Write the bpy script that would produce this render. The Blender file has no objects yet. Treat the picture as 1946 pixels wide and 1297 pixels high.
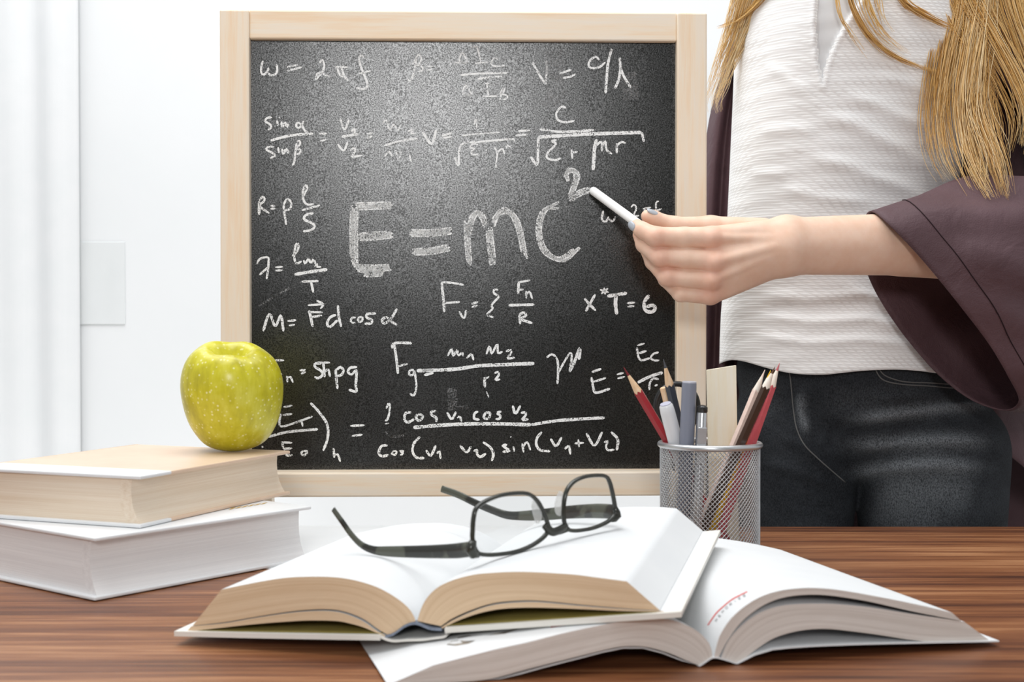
import bpy, math, random
import numpy as np
from mathutils import Vector
from mathutils.bvhtree import BVHTree

SC = bpy.context.scene
COL = SC.collection
random.seed(7)
RNG = np.random.default_rng(11)

# ------------------------------------------------------------------ camera, world, lights, exposure
F_PX, CX, CY, HORIZON = 2550.0, 973.0, 648.5, 612.0
CAM_Z = 0.206                                  # eye height above the table top (table top is z = 0)
PITCH = math.atan((CY - HORIZON) / F_PX)
cam_data = bpy.data.cameras.new('camera')
cam_data.sensor_width = 36.0
cam_data.lens = F_PX / 1946.0 * 36.0
cam_data.clip_start = 0.02
cam_data.dof.use_dof = True
cam_data.dof.focus_distance = 1.40
cam_data.dof.aperture_fstop = 14.0
cam = bpy.data.objects.new('camera', cam_data)
cam.location = (0, 0, CAM_Z)
cam.rotation_euler = (math.pi / 2 - PITCH, 0, 0)
COL.objects.link(cam)
SC.camera = cam

world = bpy.data.worlds.new('world')
SC.world = world
world.use_nodes = True
world.node_tree.nodes['Background'].inputs[0].default_value = (0.95, 0.975, 1.0, 1)
world.node_tree.nodes['Background'].inputs[1].default_value = 0.62


def area_light(name, loc, target, sx, sy, power, color=(1, 1, 1)):
    d = bpy.data.lights.new(name, 'AREA')
    d.shape = 'RECTANGLE'
    d.size, d.size_y, d.energy, d.color = sx, sy, power, color
    o = bpy.data.objects.new(name, d)
    o.location = loc
    o.rotation_euler = (Vector(target) - Vector(loc)).to_track_quat('-Z', 'Y').to_euler()
    COL.objects.link(o)
    return o


area_light('overhead_softbox', (-0.45, 1.0, 1.75), (0.05, 1.12, 0.0), 1.4, 1.1, 22)
area_light('camera_side_softbox', (-0.10, -1.45, 0.90), (-0.104, 1.45, 0.40), 0.38, 0.38, 19)
area_light('wall_wash_light', (-0.2, 1.75, 1.95), (0.1, 2.5, 0.2), 2.6, 0.5, 22)
area_light('wall_wash_light_low', (-0.1, 1.95, -0.60), (-0.1, 2.5, 0.1), 2.6, 0.4, 6)  # lamp added out of view behind the table to whiten the lower wall
SC.view_settings.view_transform = 'Standard'
SC.view_settings.look = 'None'
SC.view_settings.exposure = 0.0
SC.view_settings.gamma = 1.0
SC.cycles.use_denoising = True
SC.cycles.max_bounces = 8
SC.cycles.transparent_max_bounces = 16

# ------------------------------------------------------------------ measuring helpers (photo pixel -> place in the room)
_CP, _SP = math.cos(PITCH), math.sin(PITCH)


def ray(px, py):
    a, b = (px - CX) / F_PX, (py - CY) / F_PX
    return np.array([a, _CP - b * _SP, -_SP - b * _CP])


CAM = np.array([0, 0, CAM_Z])


def P(px, py, D):
    r = ray(px, py)
    return CAM + r * (D / r[1])


def PZ(px, py, z):
    r = ray(px, py)
    return CAM + r * ((z - CAM_Z) / r[2])


def PP(px, py, o, n):
    r = ray(px, py)
    return CAM + r * (np.dot(np.asarray(o) - CAM, n) / np.dot(r, n))


def crom(pts, n, closed=False):
    """Catmull-Rom through pts, n samples per span."""
    p = np.asarray(pts, float)
    m = len(p)
    if closed:
        q = np.vstack([p[-1], p, p[0], p[1]])
        spans = m
    else:
        q = np.vstack([2 * p[0] - p[1], p, 2 * p[-1] - p[-2]])
        spans = m - 1
    out = []
    for i in range(spans):
        a, b, c, d = q[i], q[i + 1], q[i + 2], q[i + 3]
        for k in range(n):
            t = k / n
            out.append(0.5 * (2 * b + (c - a) * t + (2 * a - 5 * b + 4 * c - d) * t * t + (3 * b - a - 3 * c + d) * t ** 3))
    if not closed:
        out.append(p[-1])
    return np.array(out)


def resample(p, n):
    p = np.asarray(p, float)
    s = np.concatenate([[0], np.cumsum(np.linalg.norm(np.diff(p, axis=0), axis=1))])
    t = np.linspace(0, s[-1], n)
    return np.stack([np.interp(t, s, p[:, k]) for k in range(p.shape[1])], 1)


# ------------------------------------------------------------------ mesh helpers
class MB:
    def __init__(self):
        self.v, self.f, self.m, self.uv = [], [], [], []
        self.n = 0

    def add(self, verts, faces, mi=0, uv=None):
        verts = np.asarray(verts, float)
        o = self.n
        self.v.append(verts)
        self.f += [tuple(int(i) + o for i in f) for f in faces]
        self.m += ([mi] * len(faces)) if np.isscalar(mi) else list(mi)
        self.uv.append(np.zeros((len(verts), 2)) if uv is None else np.asarray(uv, float))
        self.n += len(verts)
        return self

    def grid(self, g, mi=0, uv=None, cu=False, cv=False, flip=False):
        """g[i][j] points; cu closes i, cv closes j."""
        g = np.asarray(g, float)
        a, b = g.shape[:2]
        fs = []
        for i in range(a if cu else a - 1):
            for j in range(b if cv else b - 1):
                i2, j2 = (i + 1) % a, (j + 1) % b
                q = (i * b + j, i2 * b + j, i2 * b + j2, i * b + j2)
                fs.append(q[::-1] if flip else q)
        return self.add(g.reshape(-1, 3), fs, mi, None if uv is None else np.asarray(uv).reshape(-1, 2))

    def box(self, o, ax, ay, az, mi=0):
        """corner o and three edge vectors."""
        o, ax, ay, az = (np.asarray(k, float) for k in (o, ax, ay, az))
        v = [o, o + ax, o + ax + ay, o + ay]
        v = v + [k + az for k in v]
        return self.add(v, [(0, 3, 2, 1), (4, 5, 6, 7), (0, 1, 5, 4), (1, 2, 6, 5), (2, 3, 7, 6), (3, 0, 4, 7)], mi)

    def cbox(self, c, sx, sy, sz, mi=0):
        c = np.asarray(c, float)
        return self.box(c - np.array([sx, sy, sz]) / 2, (sx, 0, 0), (0, sy, 0), (0, 0, sz), mi)

    def tube(self, pts, rad, n=10, caps=True, mi=0, up=(0, 0, 1), flat=None):
        """flat = (along-up scale, sideways scale) for elliptical sections."""
        p = np.asarray(pts, float)
        r = np.full(len(p), rad) if np.isscalar(rad) else np.asarray(rad, float)
        t = np.gradient(p, axis=0)
        t /= np.linalg.norm(t, axis=1)[:, None] + 1e-12
        up = np.asarray(up, float)
        a = np.cross(t[0], up)
        if np.linalg.norm(a) < 1e-4:
            a = np.cross(t[0], (1, 0, 0))
        a /= np.linalg.norm(a)
        g = []
        ang = np.arange(n) * 2 * math.pi / n
        fu, fs = flat if flat else (1, 1)
        for i in range(len(p)):
            a = a - t[i] * np.dot(a, t[i])
            a /= np.linalg.norm(a) + 1e-12
            b = np.cross(a, t[i])
            fui = fu[i] if hasattr(fu, '__len__') else fu
            fsi = fs[i] if hasattr(fs, '__len__') else fs
            g.append(p[i] + r[i] * (np.cos(ang)[:, None] * a * fsi + np.sin(ang)[:, None] * b * fui))
        o = self.n
        self.grid(np.array(g), mi, cv=True, flip=False)
        if caps:
            m = len(p)
            self.f += [tuple(o + k for k in range(n)), tuple(o + (m - 1) * n + k for k in reversed(range(n)))]
            self.m += [mi, mi]
        return self

    def lathe(self, prof, n=48, axis_o=(0, 0, 0), mi=0, caps=True):
        """prof: (r, z) list around a vertical axis."""
        ang = np.arange(n) * 2 * math.pi / n
        o = np.asarray(axis_o, float)
        g = [[o + (r * math.cos(t), r * math.sin(t), z) for t in ang] for r, z in prof]
        st = self.n
        self.grid(np.array(g), mi, cv=True, flip=True)
        if caps:
            m = len(prof)
            self.f += [tuple(st + k for k in reversed(range(n))), tuple(st + (m - 1) * n + k for k in range(n))]
            self.m += [mi, mi]
        return self


def obj(name, mb, mats, parent=None, smooth=False, label=None, bevel=0, subsurf=0, solid=0, angle=None):
    me = bpy.data.meshes.new(name)
    v = np.vstack(mb.v)
    me.from_pydata([tuple(k) for k in v], [], mb.f)
    if not isinstance(mats, (list, tuple)):
        mats = [mats]
    for m in mats:
        me.materials.append(m)
    me.polygons.foreach_set('material_index', mb.m)
    uv = np.vstack(mb.uv)
    if uv.any():
        lay = me.uv_layers.new(name='UVMap')
        li = np.empty(len(me.loops), int)
        me.loops.foreach_get('vertex_index', li)
        lay.data.foreach_set('uv', uv[li].ravel())
    if smooth:
        me.polygons.foreach_set('use_smooth', [True] * len(me.polygons))
        if angle:
            me.set_sharp_from_angle(angle=math.radians(angle))
    me.update()
    o = bpy.data.objects.new(name, me)
    COL.objects.link(o)
    if parent is not None:
        o.parent = parent
        root = parent
        off = Vector((0, 0, 0))
        while root is not None:
            off += root.location
            root = root.parent
        if parent.parent is None:
            o.matrix_parent_inverse = __import__('mathutils').Matrix.Translation(-off)
        else:
            pass
    if label:
        o['label'] = label
    if solid:
        md = o.modifiers.new('thick', 'SOLIDIFY')
        md.thickness, md.offset = solid, 0
    if bevel:
        md = o.modifiers.new('bevel', 'BEVEL')
        md.width, md.segments, md.limit_method = bevel, 2, 'ANGLE'
    if subsurf:
        md = o.modifiers.new('sub', 'SUBSURF')
        md.levels = md.render_levels = subsurf
    return o


def thing(name, label, cat, loc=(0, 0, 0), group=None):
    o = bpy.data.objects.new(name, None)
    o.empty_display_size = 0.02
    o.location = [float(k) for k in loc]
    COL.objects.link(o)
    return tag(o, label, cat, group)


def tag(o, label, cat, group=None):
    o['label'], o['category'] = label, cat
    if group:
        o['group'] = group
    return o


def struct(o):
    o['kind'] = 'structure'
    return o


# ------------------------------------------------------------------ signed-distance modelling for organic shapes
def smin(a, b, k):
    h = np.clip(0.5 + 0.5 * (b - a) / k, 0, 1)
    return b * (1 - h) + a * h - k * h * (1 - h)


def cone(X, a, b, ra, rb):
    """round cone-ish capsule with linearly varying radius."""
    a, b = np.asarray(a, float), np.asarray(b, float)
    ba = b - a
    h = np.clip(((X - a) @ ba) / np.dot(ba, ba), 0, 1)
    return np.linalg.norm(X - a - h[..., None] * ba, axis=-1) - (ra + (rb - ra) * h)


def surface_nets(fn, lo, hi, h, chunk=40):
    lo, hi = np.asarray(lo, float), np.asarray(hi, float)
    n = np.ceil((hi - lo) / h).astype(int) + 1
    ax = [lo[k] + h * np.arange(n[k]) for k in range(3)]
    S = np.empty(n, np.float32)
    for i in range(0, n[0], chunk):
        X = np.stack(np.meshgrid(ax[0][i:i + chunk], ax[1], ax[2], indexing='ij'), -1)
        S[i:i + chunk] = fn(X)
    neg = S < 0
    c = [neg[i:n[0] - 1 + i, j:n[1] - 1 + j, k:n[2] - 1 + k] for i in (0, 1) for j in (0, 1) for k in (0, 1)]
    cnt = sum(x.astype(np.int8) for x in c)
    act = (cnt > 0) & (cnt < 8)
    idx = -np.ones(act.shape, int)
    cells = np.argwhere(act)
    idx[act] = np.arange(len(cells))
    acc = np.zeros((len(cells), 3))
    num = np.zeros(len(cells))
    corner = [(i, j, k) for i in (0, 1) for j in (0, 1) for k in (0, 1)]
    for a in corner:
        for d in range(3):
            if a[d] == 0:
                b = list(a)
                b[d] = 1
                sa = S[tuple((cells + a).T)]
                sb = S[tuple((cells + b).T)]
                cr = (sa < 0) != (sb < 0)
                t = np.where(cr, sa / np.where(sa == sb, 1, sa - sb), 0)
                pt = np.array(a, float)[None] + np.zeros((len(cells), 3))
                pt[:, d] += t
                acc[cr] += pt[cr]
                num[cr] += 1
    V = lo + h * (cells + acc / num[:, None])
    faces = []
    for d in range(3):
        e1, e2 = [(1, 2), (2, 0), (0, 1)][d]
        sl = [slice(1, n[k] - 1) for k in range(3)]
        sl[d] = slice(0, n[d] - 1)
        A = neg[tuple(sl)]
        sl2 = list(sl)
        sl2[d] = slice(1, n[d])
        B = neg[tuple(sl2)]
        for s, w in ((A & ~B, False), (~A & B, True)):
            q = np.argwhere(s)
            q = q + np.array([0 if k == d else 1 for k in range(3)])
            u1 = np.zeros(3, int); u1[e1] = 1
            u2 = np.zeros(3, int); u2[e2] = 1
            i0 = idx[tuple((q - u1 - u2).T)]; i1 = idx[tuple((q - u2).T)]
            i2 = idx[tuple(q.T)]; i3 = idx[tuple((q - u1).T)]
            f = np.stack([i0, i1, i2, i3], 1)
            faces.append(f[:, ::-1] if w else f)
    return V, np.vstack(faces)


def relax(V, Fc, it=2, w=0.5):
    for _ in range(it):
        acc = np.zeros_like(V)
        num = np.zeros(len(V))
        for k in range(4):
            a, b = Fc[:, k], Fc[:, (k + 1) % 4]
            np.add.at(acc, a, V[b]); np.add.at(num, a, 1)
            np.add.at(acc, b, V[a]); np.add.at(num, b, 1)
        V = V * (1 - w) + w * acc / np.maximum(num, 1)[:, None]
    return V


# ------------------------------------------------------------------ materials
def mat(name, color, rough=0.5, spec=0.5, metal=0.0, **kw):
    m = bpy.data.materials.new(name)
    m.use_nodes = True
    b = m.node_tree.nodes['Principled BSDF']
    b.inputs['Base Color'].default_value = (*color, 1)
    b.inputs['Roughness'].default_value = rough
    b.inputs['Specular IOR Level'].default_value = spec
    b.inputs['Metallic'].default_value = metal
    for k, v in kw.items():
        b.inputs[k].default_value = v
    return m


class NT:
    """tiny node-graph helper on a material."""
    def __init__(self, m):
        self.t = m.node_tree
        self.b = self.t.nodes['Principled BSDF']

    def node(self, typ, **kw):
        n = self.t.nodes.new(typ)
        for k, v in kw.items():
            setattr(n, k, v)
        return n

    def link(self, a, b):
        self.t.links.new(a, b)

    def coords(self, kind='Object', scale=(1, 1, 1), rot=(0, 0, 0)):
        tc = self.node('ShaderNodeTexCoord')
        mp = self.node('ShaderNodeMapping')
        mp.inputs['Scale'].default_value = scale
        mp.inputs['Rotation'].default_value = rot
        self.link(tc.outputs[kind], mp.inputs[0])
        return mp.outputs[0]

    def noise(self, vec, scale=5, detail=4, rough=0.5, dist=0.0):
        n = self.node('ShaderNodeTexNoise')
        n.inputs['Scale'].default_value = scale
        n.inputs['Detail'].default_value = detail
        n.inputs['Roughness'].default_value = rough
        n.inputs['Distortion'].default_value = dist
        self.link(vec, n.inputs['Vector'])
        return n.outputs['Fac']

    def ramp(self, fac, stops):
        n = self.node('ShaderNodeValToRGB')
        e = n.color_ramp.elements
        while len(e) < len(stops):
            e.new(0.5)
        for k, (p, c) in enumerate(stops):
            e[k].position = p
            e[k].color = (*c, 1) if len(c) == 3 else c
        self.link(fac, n.inputs[0])
        return n.outputs[0]

    def mix(self, fac, a, b, typ='MIX'):
        n = self.node('ShaderNodeMix', data_type='RGBA', blend_type=typ)
        for s, v in ((0, fac), (6, a), (7, b)):
            if hasattr(v, 'links') or hasattr(v, 'is_linked'):
                self.link(v, n.inputs[s])
            elif isinstance(v, (int, float)):
                n.inputs[s].default_value = v
            else:
                n.inputs[s].default_value = (*v, 1)
        return n.outputs[2]

    def math(self, op, a, b=None, clamp=False):
        n = self.node('ShaderNodeMath', operation=op, use_clamp=clamp)
        for s, v in ((0, a), (1, b)):
            if v is None:
                continue
            if isinstance(v, (int, float)):
                n.inputs[s].default_value = v
            else:
                self.link(v, n.inputs[s])
        return n.outputs[0]

    def color(self, s):
        self.link(s, self.b.inputs['Base Color'])

    def bump(self, h, strength=0.3, dist=0.001):
        n = self.node('ShaderNodeBump')
        n.inputs['Strength'].default_value = strength
        n.inputs['Distance'].default_value = dist
        self.link(h, n.inputs['Height'])
        self.link(n.outputs[0], self.b.inputs['Normal'])


def m_noise(name, c1, c2, scale, rough=0.5, spec=0.5, stretch=(1, 1, 1), bump=0, kind='Object', bdist=0.001, detail=4, lo=0.35, hi=0.65, **kw):
    m = mat(name, c1, rough, spec, **kw)
    t = NT(m)
    v = t.coords(kind, stretch)
    n = t.noise(v, scale, detail)
    t.color(t.ramp(n, [(lo, c1), (hi, c2)]))
    if bump:
        t.bump(n, bump, bdist)
    return m


def m_wood(name, cols, stretch, scale, rough, spec=0.4, bump=0.08, fine=0.28):
    m = mat(name, cols[0], rough, spec)
    t = NT(m)
    v = t.coords('Object', stretch)
    n1 = t.noise(v, scale, 3, 0.55, 0.25)
    n2 = t.noise(v, scale * 6, 4, 0.6)
    f = t.math('ADD', t.math('MULTIPLY', n1, 1 - fine), t.math('MULTIPLY', n2, fine))
    st = [(0.36 + 0.28 * i / (len(cols) - 1), c) for i, c in enumerate(cols)]
    t.color(t.ramp(f, st))
    t.bump(n2, bump, 0.0005)
    return m


M = {}
M['wall'] = m_noise('white_wall_paint', (0.78, 0.80, 0.81), (0.795, 0.812, 0.822), 6, 0.9, 0.1)
M['floor'] = m_noise('pale_floor', (0.55, 0.53, 0.5), (0.62, 0.6, 0.57), 3, 0.6, 0.3)
M['table'] = m_wood('striped_walnut', [(0.055, 0.018, 0.008), (0.14, 0.047, 0.018), (0.25, 0.098, 0.038), (0.42, 0.205, 0.095)], (0.33, 9, 9), 4.2, 0.40, 0.45, 0.05, 0.46)
M['pine_x'] = m_wood('pine_along_x', [(0.86, 0.66, 0.46), (0.87, 0.74, 0.58), (0.85, 0.76, 0.64)], (1.2, 14, 22), 4, 0.5, 0.35)
M['pine_z'] = m_wood('pine_along_z', [(0.86, 0.66, 0.46), (0.87, 0.74, 0.58), (0.85, 0.76, 0.64)], (22, 14, 1.2), 4, 0.5, 0.35)
M['ruler'] = m_wood('pale_ruler_wood', [(0.84, 0.74, 0.55), (0.86, 0.79, 0.63), (0.87, 0.82, 0.70)], (40, 40, 3), 4, 0.5, 0.35)
M['rawwood'] = m_wood('pencil_wood', [(0.66, 0.42, 0.24), (0.74, 0.52, 0.32), (0.80, 0.60, 0.42)], (60, 60, 8), 6, 0.6, 0.3)
M['palewood'] = m_wood('pale_pencil_wood', [(0.80, 0.68, 0.55), (0.84, 0.74, 0.64), (0.86, 0.80, 0.72)], (60, 60, 8), 6, 0.6, 0.3)

m = mat('slate_black', (0.014, 0.0145, 0.013), 0.275, 0.65)
t = NT(m)
v = t.coords('Object')
sm = t.noise(v, 7, 5, 0.6, 0.6)
fine = t.noise(v, 650, 2, 0.6)
base = t.ramp(sm, [(0.45, (0.0085, 0.009, 0.0078)), (0.78, (0.017, 0.0175, 0.0165))])
t.color(base)
bmp = t.node('ShaderNodeBump')
bmp.inputs['Strength'].default_value, bmp.inputs['Distance'].default_value = 0.16, 0.0003
t.link(fine, bmp.inputs['Height'])
dif, glo, mxs = t.node('ShaderNodeBsdfDiffuse'), t.node('ShaderNodeBsdfAnisotropic', distribution='BECKMANN'), t.node('ShaderNodeMixShader')
t.link(base, dif.inputs['Color'])
glo.inputs['Roughness'].default_value = 0.275
t.link(t.ramp(t.noise(v, 760, 2, 0.7), [(0.38, (0.022, 0.022, 0.022)), (0.66, (0.115, 0.115, 0.115))]), mxs.inputs[0])
for s_ in (dif, glo):
    t.link(bmp.outputs[0], s_.inputs['Normal'])
t.link(dif.outputs[0], mxs.inputs[1]); t.link(glo.outputs[0], mxs.inputs[2])
t.link(mxs.outputs[0], [n_ for n_ in t.t.nodes if n_.type == 'OUTPUT_MATERIAL'][0].inputs[0])
t.t.nodes.remove(t.b)
M['slate'] = m


def m_chalk(name, lo, hi, col=(0.92, 0.93, 0.92)):
    m = mat(name, col, 0.95, 0.05)
    t = NT(m)
    v = t.coords('Object')
    n = t.noise(v, 720, 2, 0.65)
    n2 = t.noise(v, 90, 3, 0.6)
    f = t.math('ADD', n, t.math('MULTIPLY', t.math('SUBTRACT', n2, 0.5), 0.45))
    t.link(t.ramp(f, [(lo, (0, 0, 0)), (hi, (1, 1, 1))]), t.b.inputs['Alpha'])
    return m


M['chalk'] = m_chalk('chalk_line', 0.33, 0.46)
M['chalk_bold'] = m_chalk('chalk_bold', 0.38, 0.56)
M['chalk_faint'] = m_chalk('chalk_faint', 0.50, 0.85, (0.5, 0.5, 0.5))
M['smudge'] = m_chalk('chalk_smudge', 0.42, 2.6, (0.4, 0.4, 0.4))
M['stick'] = m_noise('chalk_stick', (0.86, 0.86, 0.84), (0.9, 0.9, 0.88), 300, 0.9, 0.1, bump=0.15)


def m_pages(name, c1, c2, rough=0.75, lines=1.0, bump=0.25):
    """cut page edges: thin lines that follow the sheets (uv.y counts the sheets)."""
    m = mat(name, c1, rough, 0.2)
    t = NT(m)
    v = t.coords('UV', (0.22, 46 * lines, 1))
    n = t.noise(v, 1.0, 4, 0.75)
    v2 = t.coords('UV', (0.2, 7 * lines, 1))
    n2 = t.noise(v2, 1.0, 2, 0.5)
    f = t.math('ADD', t.math('MULTIPLY', n, 0.65), t.math('MULTIPLY', n2, 0.35))
    t.color(t.ramp(f, [(0.38, c1), (0.62, c2)]))
    t.bump(n, bump, 0.0008)
    return m


M['paper'] = m_noise('white_paper', (0.69, 0.705, 0.715), (0.71, 0.723, 0.73), 30, 0.8, 0.2)
M['edge_tan'] = m_pages('aged_page_edges', (0.62, 0.44, 0.27), (0.80, 0.63, 0.44))
M['edge_white'] = m_pages('white_page_edges', (0.56, 0.50, 0.45), (0.80, 0.755, 0.71))
M['edge_book_tan'] = m_pages('cream_page_edges', (0.74, 0.60, 0.45), (0.86, 0.76, 0.63), lines=1.3)
M['edge_book_white'] = m_pages('pale_page_edges', (0.74, 0.73, 0.73), (0.86, 0.855, 0.85), lines=1.3)
M['cover_white'] = m_noise('white_cover', (0.75, 0.765, 0.775), (0.77, 0.78, 0.79), 40, 0.45, 0.4)
M['cover_tan'] = m_noise('tan_cover', (0.70, 0.52, 0.385), (0.74, 0.56, 0.42), 40, 0.38, 0.5)
M['cover_cream'] = m_noise('cream_cover', (0.76, 0.74, 0.68), (0.79, 0.77, 0.72), 40, 0.5, 0.4)
M['endpaper'] = m_noise('olive_endpaper', (0.30, 0.24, 0.06), (0.36, 0.29, 0.09), 40, 0.7, 0.2)
M['headband'] = m_noise('grey_blue_cloth', (0.16, 0.19, 0.25), (0.25, 0.29, 0.36), 900, 0.8, 0.2, bump=0.3)
M['ink_red'] = mat('red_ink', (0.62, 0.10, 0.09), 0.8, 0.1)
M['ink_grey'] = mat('grey_ink', (0.22, 0.22, 0.22), 0.8, 0.1)
M['ink_dark'] = m_noise('printed_picture', (0.05, 0.045, 0.04), (0.35, 0.30, 0.24), 140, 0.7, 0.2)
M['gold'] = mat('gold_print', (0.55, 0.36, 0.08), 0.4, 0.5)

m = mat('green_apple_skin', (0.5, 0.45, 0.02), 0.30, 0.5)
t = NT(m)
v = t.coords('Object')
n = t.noise(v, 26, 4, 0.6)
st = t.noise(t.coords('Object', (1, 1, 0.16)), 120, 3, 0.6)
basec = t.ramp(t.math('ADD', t.math('MULTIPLY', n, 0.6), t.math('MULTIPLY', st, 0.4)), [(0.36, (0.42, 0.375, 0.008)), (0.5, (0.56, 0.515, 0.016)), (0.66, (0.68, 0.645, 0.085))])
vo = t.node('ShaderNodeTexVoronoi')
vo.inputs['Scale'].default_value = 230
vo.inputs['Randomness'].default_value = 1.0
t.link(v, vo.inputs['Vector'])
dots = t.ramp(vo.outputs['Distance'], [(0.12, (1, 1, 1)), (0.32, (0, 0, 0))])
keep = t.ramp(t.noise(v, 90, 2), [(0.36, (0, 0, 0)), (0.52, (1, 1, 1))])
t.color(t.mix(t.math('MULTIPLY', t.math('MULTIPLY', dots, keep), 0.75), basec, (0.84, 0.82, 0.42)))
M['apple'] = m

M['mesh_wire'] = mat('silver_wire', (0.56, 0.57, 0.58), 0.34, 0.5, 0.85)
M['steel'] = mat('brushed_steel', (0.62, 0.62, 0.63), 0.25, 0.5, 0.95)
M['black_plastic'] = m_noise('black_plastic', (0.012, 0.012, 0.012), (0.02, 0.02, 0.02), 30, 0.25, 0.5)
M['glasses'] = m_noise('dark_olive_acetate', (0.018, 0.019, 0.015), (0.035, 0.037, 0.028), 90, 0.22, 0.5)
m = mat('temple_striped', (0.05, 0.053, 0.04), 0.25, 0.5)
t = NT(m)
n = t.noise(t.coords('Object', (1, 1, 1), (0, 0.9, 0)), 55, 2, 0.4)
t.color(t.ramp(n, [(0.46, (0.018, 0.019, 0.014)), (0.52, (0.075, 0.08, 0.06))]))
M['temple'] = m
m = mat('lens_glass', (1, 1, 1), 0.0, 0.5)
tr = m.node_tree
for nd in list(tr.nodes):
    if nd.type != 'OUTPUT_MATERIAL':
        tr.nodes.remove(nd)
out = [nd for nd in tr.nodes if nd.type == 'OUTPUT_MATERIAL'][0]
mx = tr.nodes.new('ShaderNodeMixShader')
tp = tr.nodes.new('ShaderNodeBsdfTransparent')
gl = tr.nodes.new('ShaderNodeBsdfGlossy')
tp.inputs[0].default_value = (0.95, 0.96, 0.96, 1)
gl.inputs['Roughness'].default_value = 0.02
mx.inputs[0].default_value = 0.055; tr.links.new(tp.outputs[0], mx.inputs[1]); tr.links.new(gl.outputs[0], mx.inputs[2])
tr.links.new(mx.outputs[0], out.inputs[0])
M['lens'] = m
M['pad'] = mat('clear_pad', (0.7, 0.7, 0.68), 0.15, 0.5, Alpha=0.45)


def paint(name, c, rough=0.28):
    return m_noise(name, c, tuple(min(1, k * 1.12) for k in c), 200, rough, 0.5)


M['red'] = paint('red_lacquer', (0.30, 0.016, 0.022))
M['coral'] = paint('coral_lacquer', (0.52, 0.085, 0.10))
M['yellow'] = paint('yellow_lacquer', (0.78, 0.44, 0.01))
M['brown'] = paint('brown_lacquer', (0.045, 0.022, 0.013))
M['graphite'] = paint('blue_grey_lacquer', (0.035, 0.042, 0.055))
M['cream'] = paint('cream_lacquer', (0.78, 0.60, 0.52))
M['lead_red'] = mat('red_lead', (0.17, 0.02, 0.025), 0.6, 0.2)
M['lead_coral'] = mat('coral_lead', (0.50, 0.14, 0.15), 0.6, 0.2)
M['lead_grey'] = mat('grey_lead', (0.07, 0.075, 0.085), 0.45, 0.4)
M['lead_brown'] = mat('brown_lead', (0.12, 0.06, 0.035), 0.6, 0.2)
M['white_plastic'] = mat('white_plastic', (0.74, 0.75, 0.77), 0.3, 0.5)
M['lilac_plastic'] = mat('lilac_plastic', (0.5, 0.5, 0.6), 0.35, 0.5)
M['grey_plastic'] = mat('grey_blue_plastic', (0.20, 0.215, 0.27), 0.35, 0.5)
M['grey_light'] = mat('pale_grey_plastic', (0.5, 0.51, 0.57), 0.35, 0.5)
M['curtain'] = m_noise('sheer_white_curtain', (0.77, 0.79, 0.80), (0.79, 0.805, 0.815), 20, 0.9, 0.1)
M['panel'] = m_noise('pale_grey_panel', (0.71, 0.735, 0.74), (0.745, 0.768, 0.775), 15, 0.8, 0.15, stretch=(1, 1, 0.5))
# ------------------------------------------------------------------ setting
WALL_Y, FLOOR_Z = 2.5, -0.74
struct(obj('wall_back', MB().box((-2.6, WALL_Y, FLOOR_Z), (5.4, 0, 0), (0, 0.1, 0), (0, 0, 2.9)), M['wall']))
struct(obj('floor', MB().box((-2.6, -2.2, FLOOR_Z - 0.05), (5.4, 0, 0), (0, 4.8, 0), (0, 0, 0.05)), M['floor']))
M['light_block'] = m_noise('light_block_grey', (0.22, 0.22, 0.225), (0.25, 0.25, 0.255), 6, 0.9, 0.1)
struct(obj('light_block_wall', MB().box((-2.6, -2.3, FLOOR_Z), (5.4, 0, 0), (0, 0.1, 0), (0, 0, 2.9)), M['light_block']))  # unseen dark wall added behind the camera to dim reflections on the board
# sheer curtain on the left of the wall: a pleated sheet
xs = np.linspace(-1.75, -0.80, 110)
g = [[(x, WALL_Y - 0.016 + 0.006 * math.sin(x * 46 + 1.2 * math.sin(x * 9)) + 0.004 * math.sin(x * 91 + z), z) for x in xs] for z in np.linspace(FLOOR_Z + 0.02, 1.9, 14)]
cur = obj('curtain', MB().grid(g), M['curtain'], smooth=True, solid=0.002)
tag(cur, 'sheer white curtain hanging in soft pleats at the left of the wall', 'curtain')
a, b = P(150, 617, WALL_Y - 0.003), P(237, 460, WALL_Y - 0.003)
pn = obj('wall_panel', MB().box((a[0], WALL_Y - 0.003, a[2]), (b[0] - a[0], 0, 0), (0, 0.0028, 0), (0, 0, b[2] - a[2])), M['panel'], bevel=0.001)
tag(pn, 'faint pale grey rectangular panel on the white wall', 'panel')

# ------------------------------------------------------------------ table
TB = 1.347
table = thing('table', 'striped walnut brown wooden table under the books and pencil cup', 'table', (0.05, 0.9, FLOOR_Z))
obj('tabletop', MB().box((-1.1, 0.12, -0.032), (2.2, 0, 0), (0, TB - 0.12, 0), (0, 0, 0.032)), M['table'], table, bevel=0.002)
for lx in (-1.03, 0.97):
    for ly in (0.18, TB - 0.12):
        obj('leg', MB().box((lx, ly, FLOOR_Z), (0.06, 0, 0), (0, 0.06, 0), (0, 0, -FLOOR_Z - 0.032)), M['table'], table)
sheet = obj('paper_sheet', MB().box((-0.215, 1.115, 0.0001), (0.325, 0, 0), (0, 0.2325, 0), (0, 0, 0.0006)), M['paper'])
tag(sheet, 'flat white paper sheet lying on the table behind the open book under the glasses', 'paper')

# ------------------------------------------------------------------ easel chalkboard
BL, BR = P(443, 600, 1.440), P(1315, 600, 1.455)
BD = (BR - BL) * np.array([1, 1, 0]); BD /= np.linalg.norm(BD)
BN = np.array([BD[1], -BD[0], 0])              # board normal, towards the room
EZ = np.array([0, 0, 1.0])
easel = thing('easel_chalkboard', 'pine framed standing chalkboard covered in white chalk formulas', 'chalkboard', (BL[0] * .5 + BR[0] * .5, BL[1], FLOOR_Z))


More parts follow.
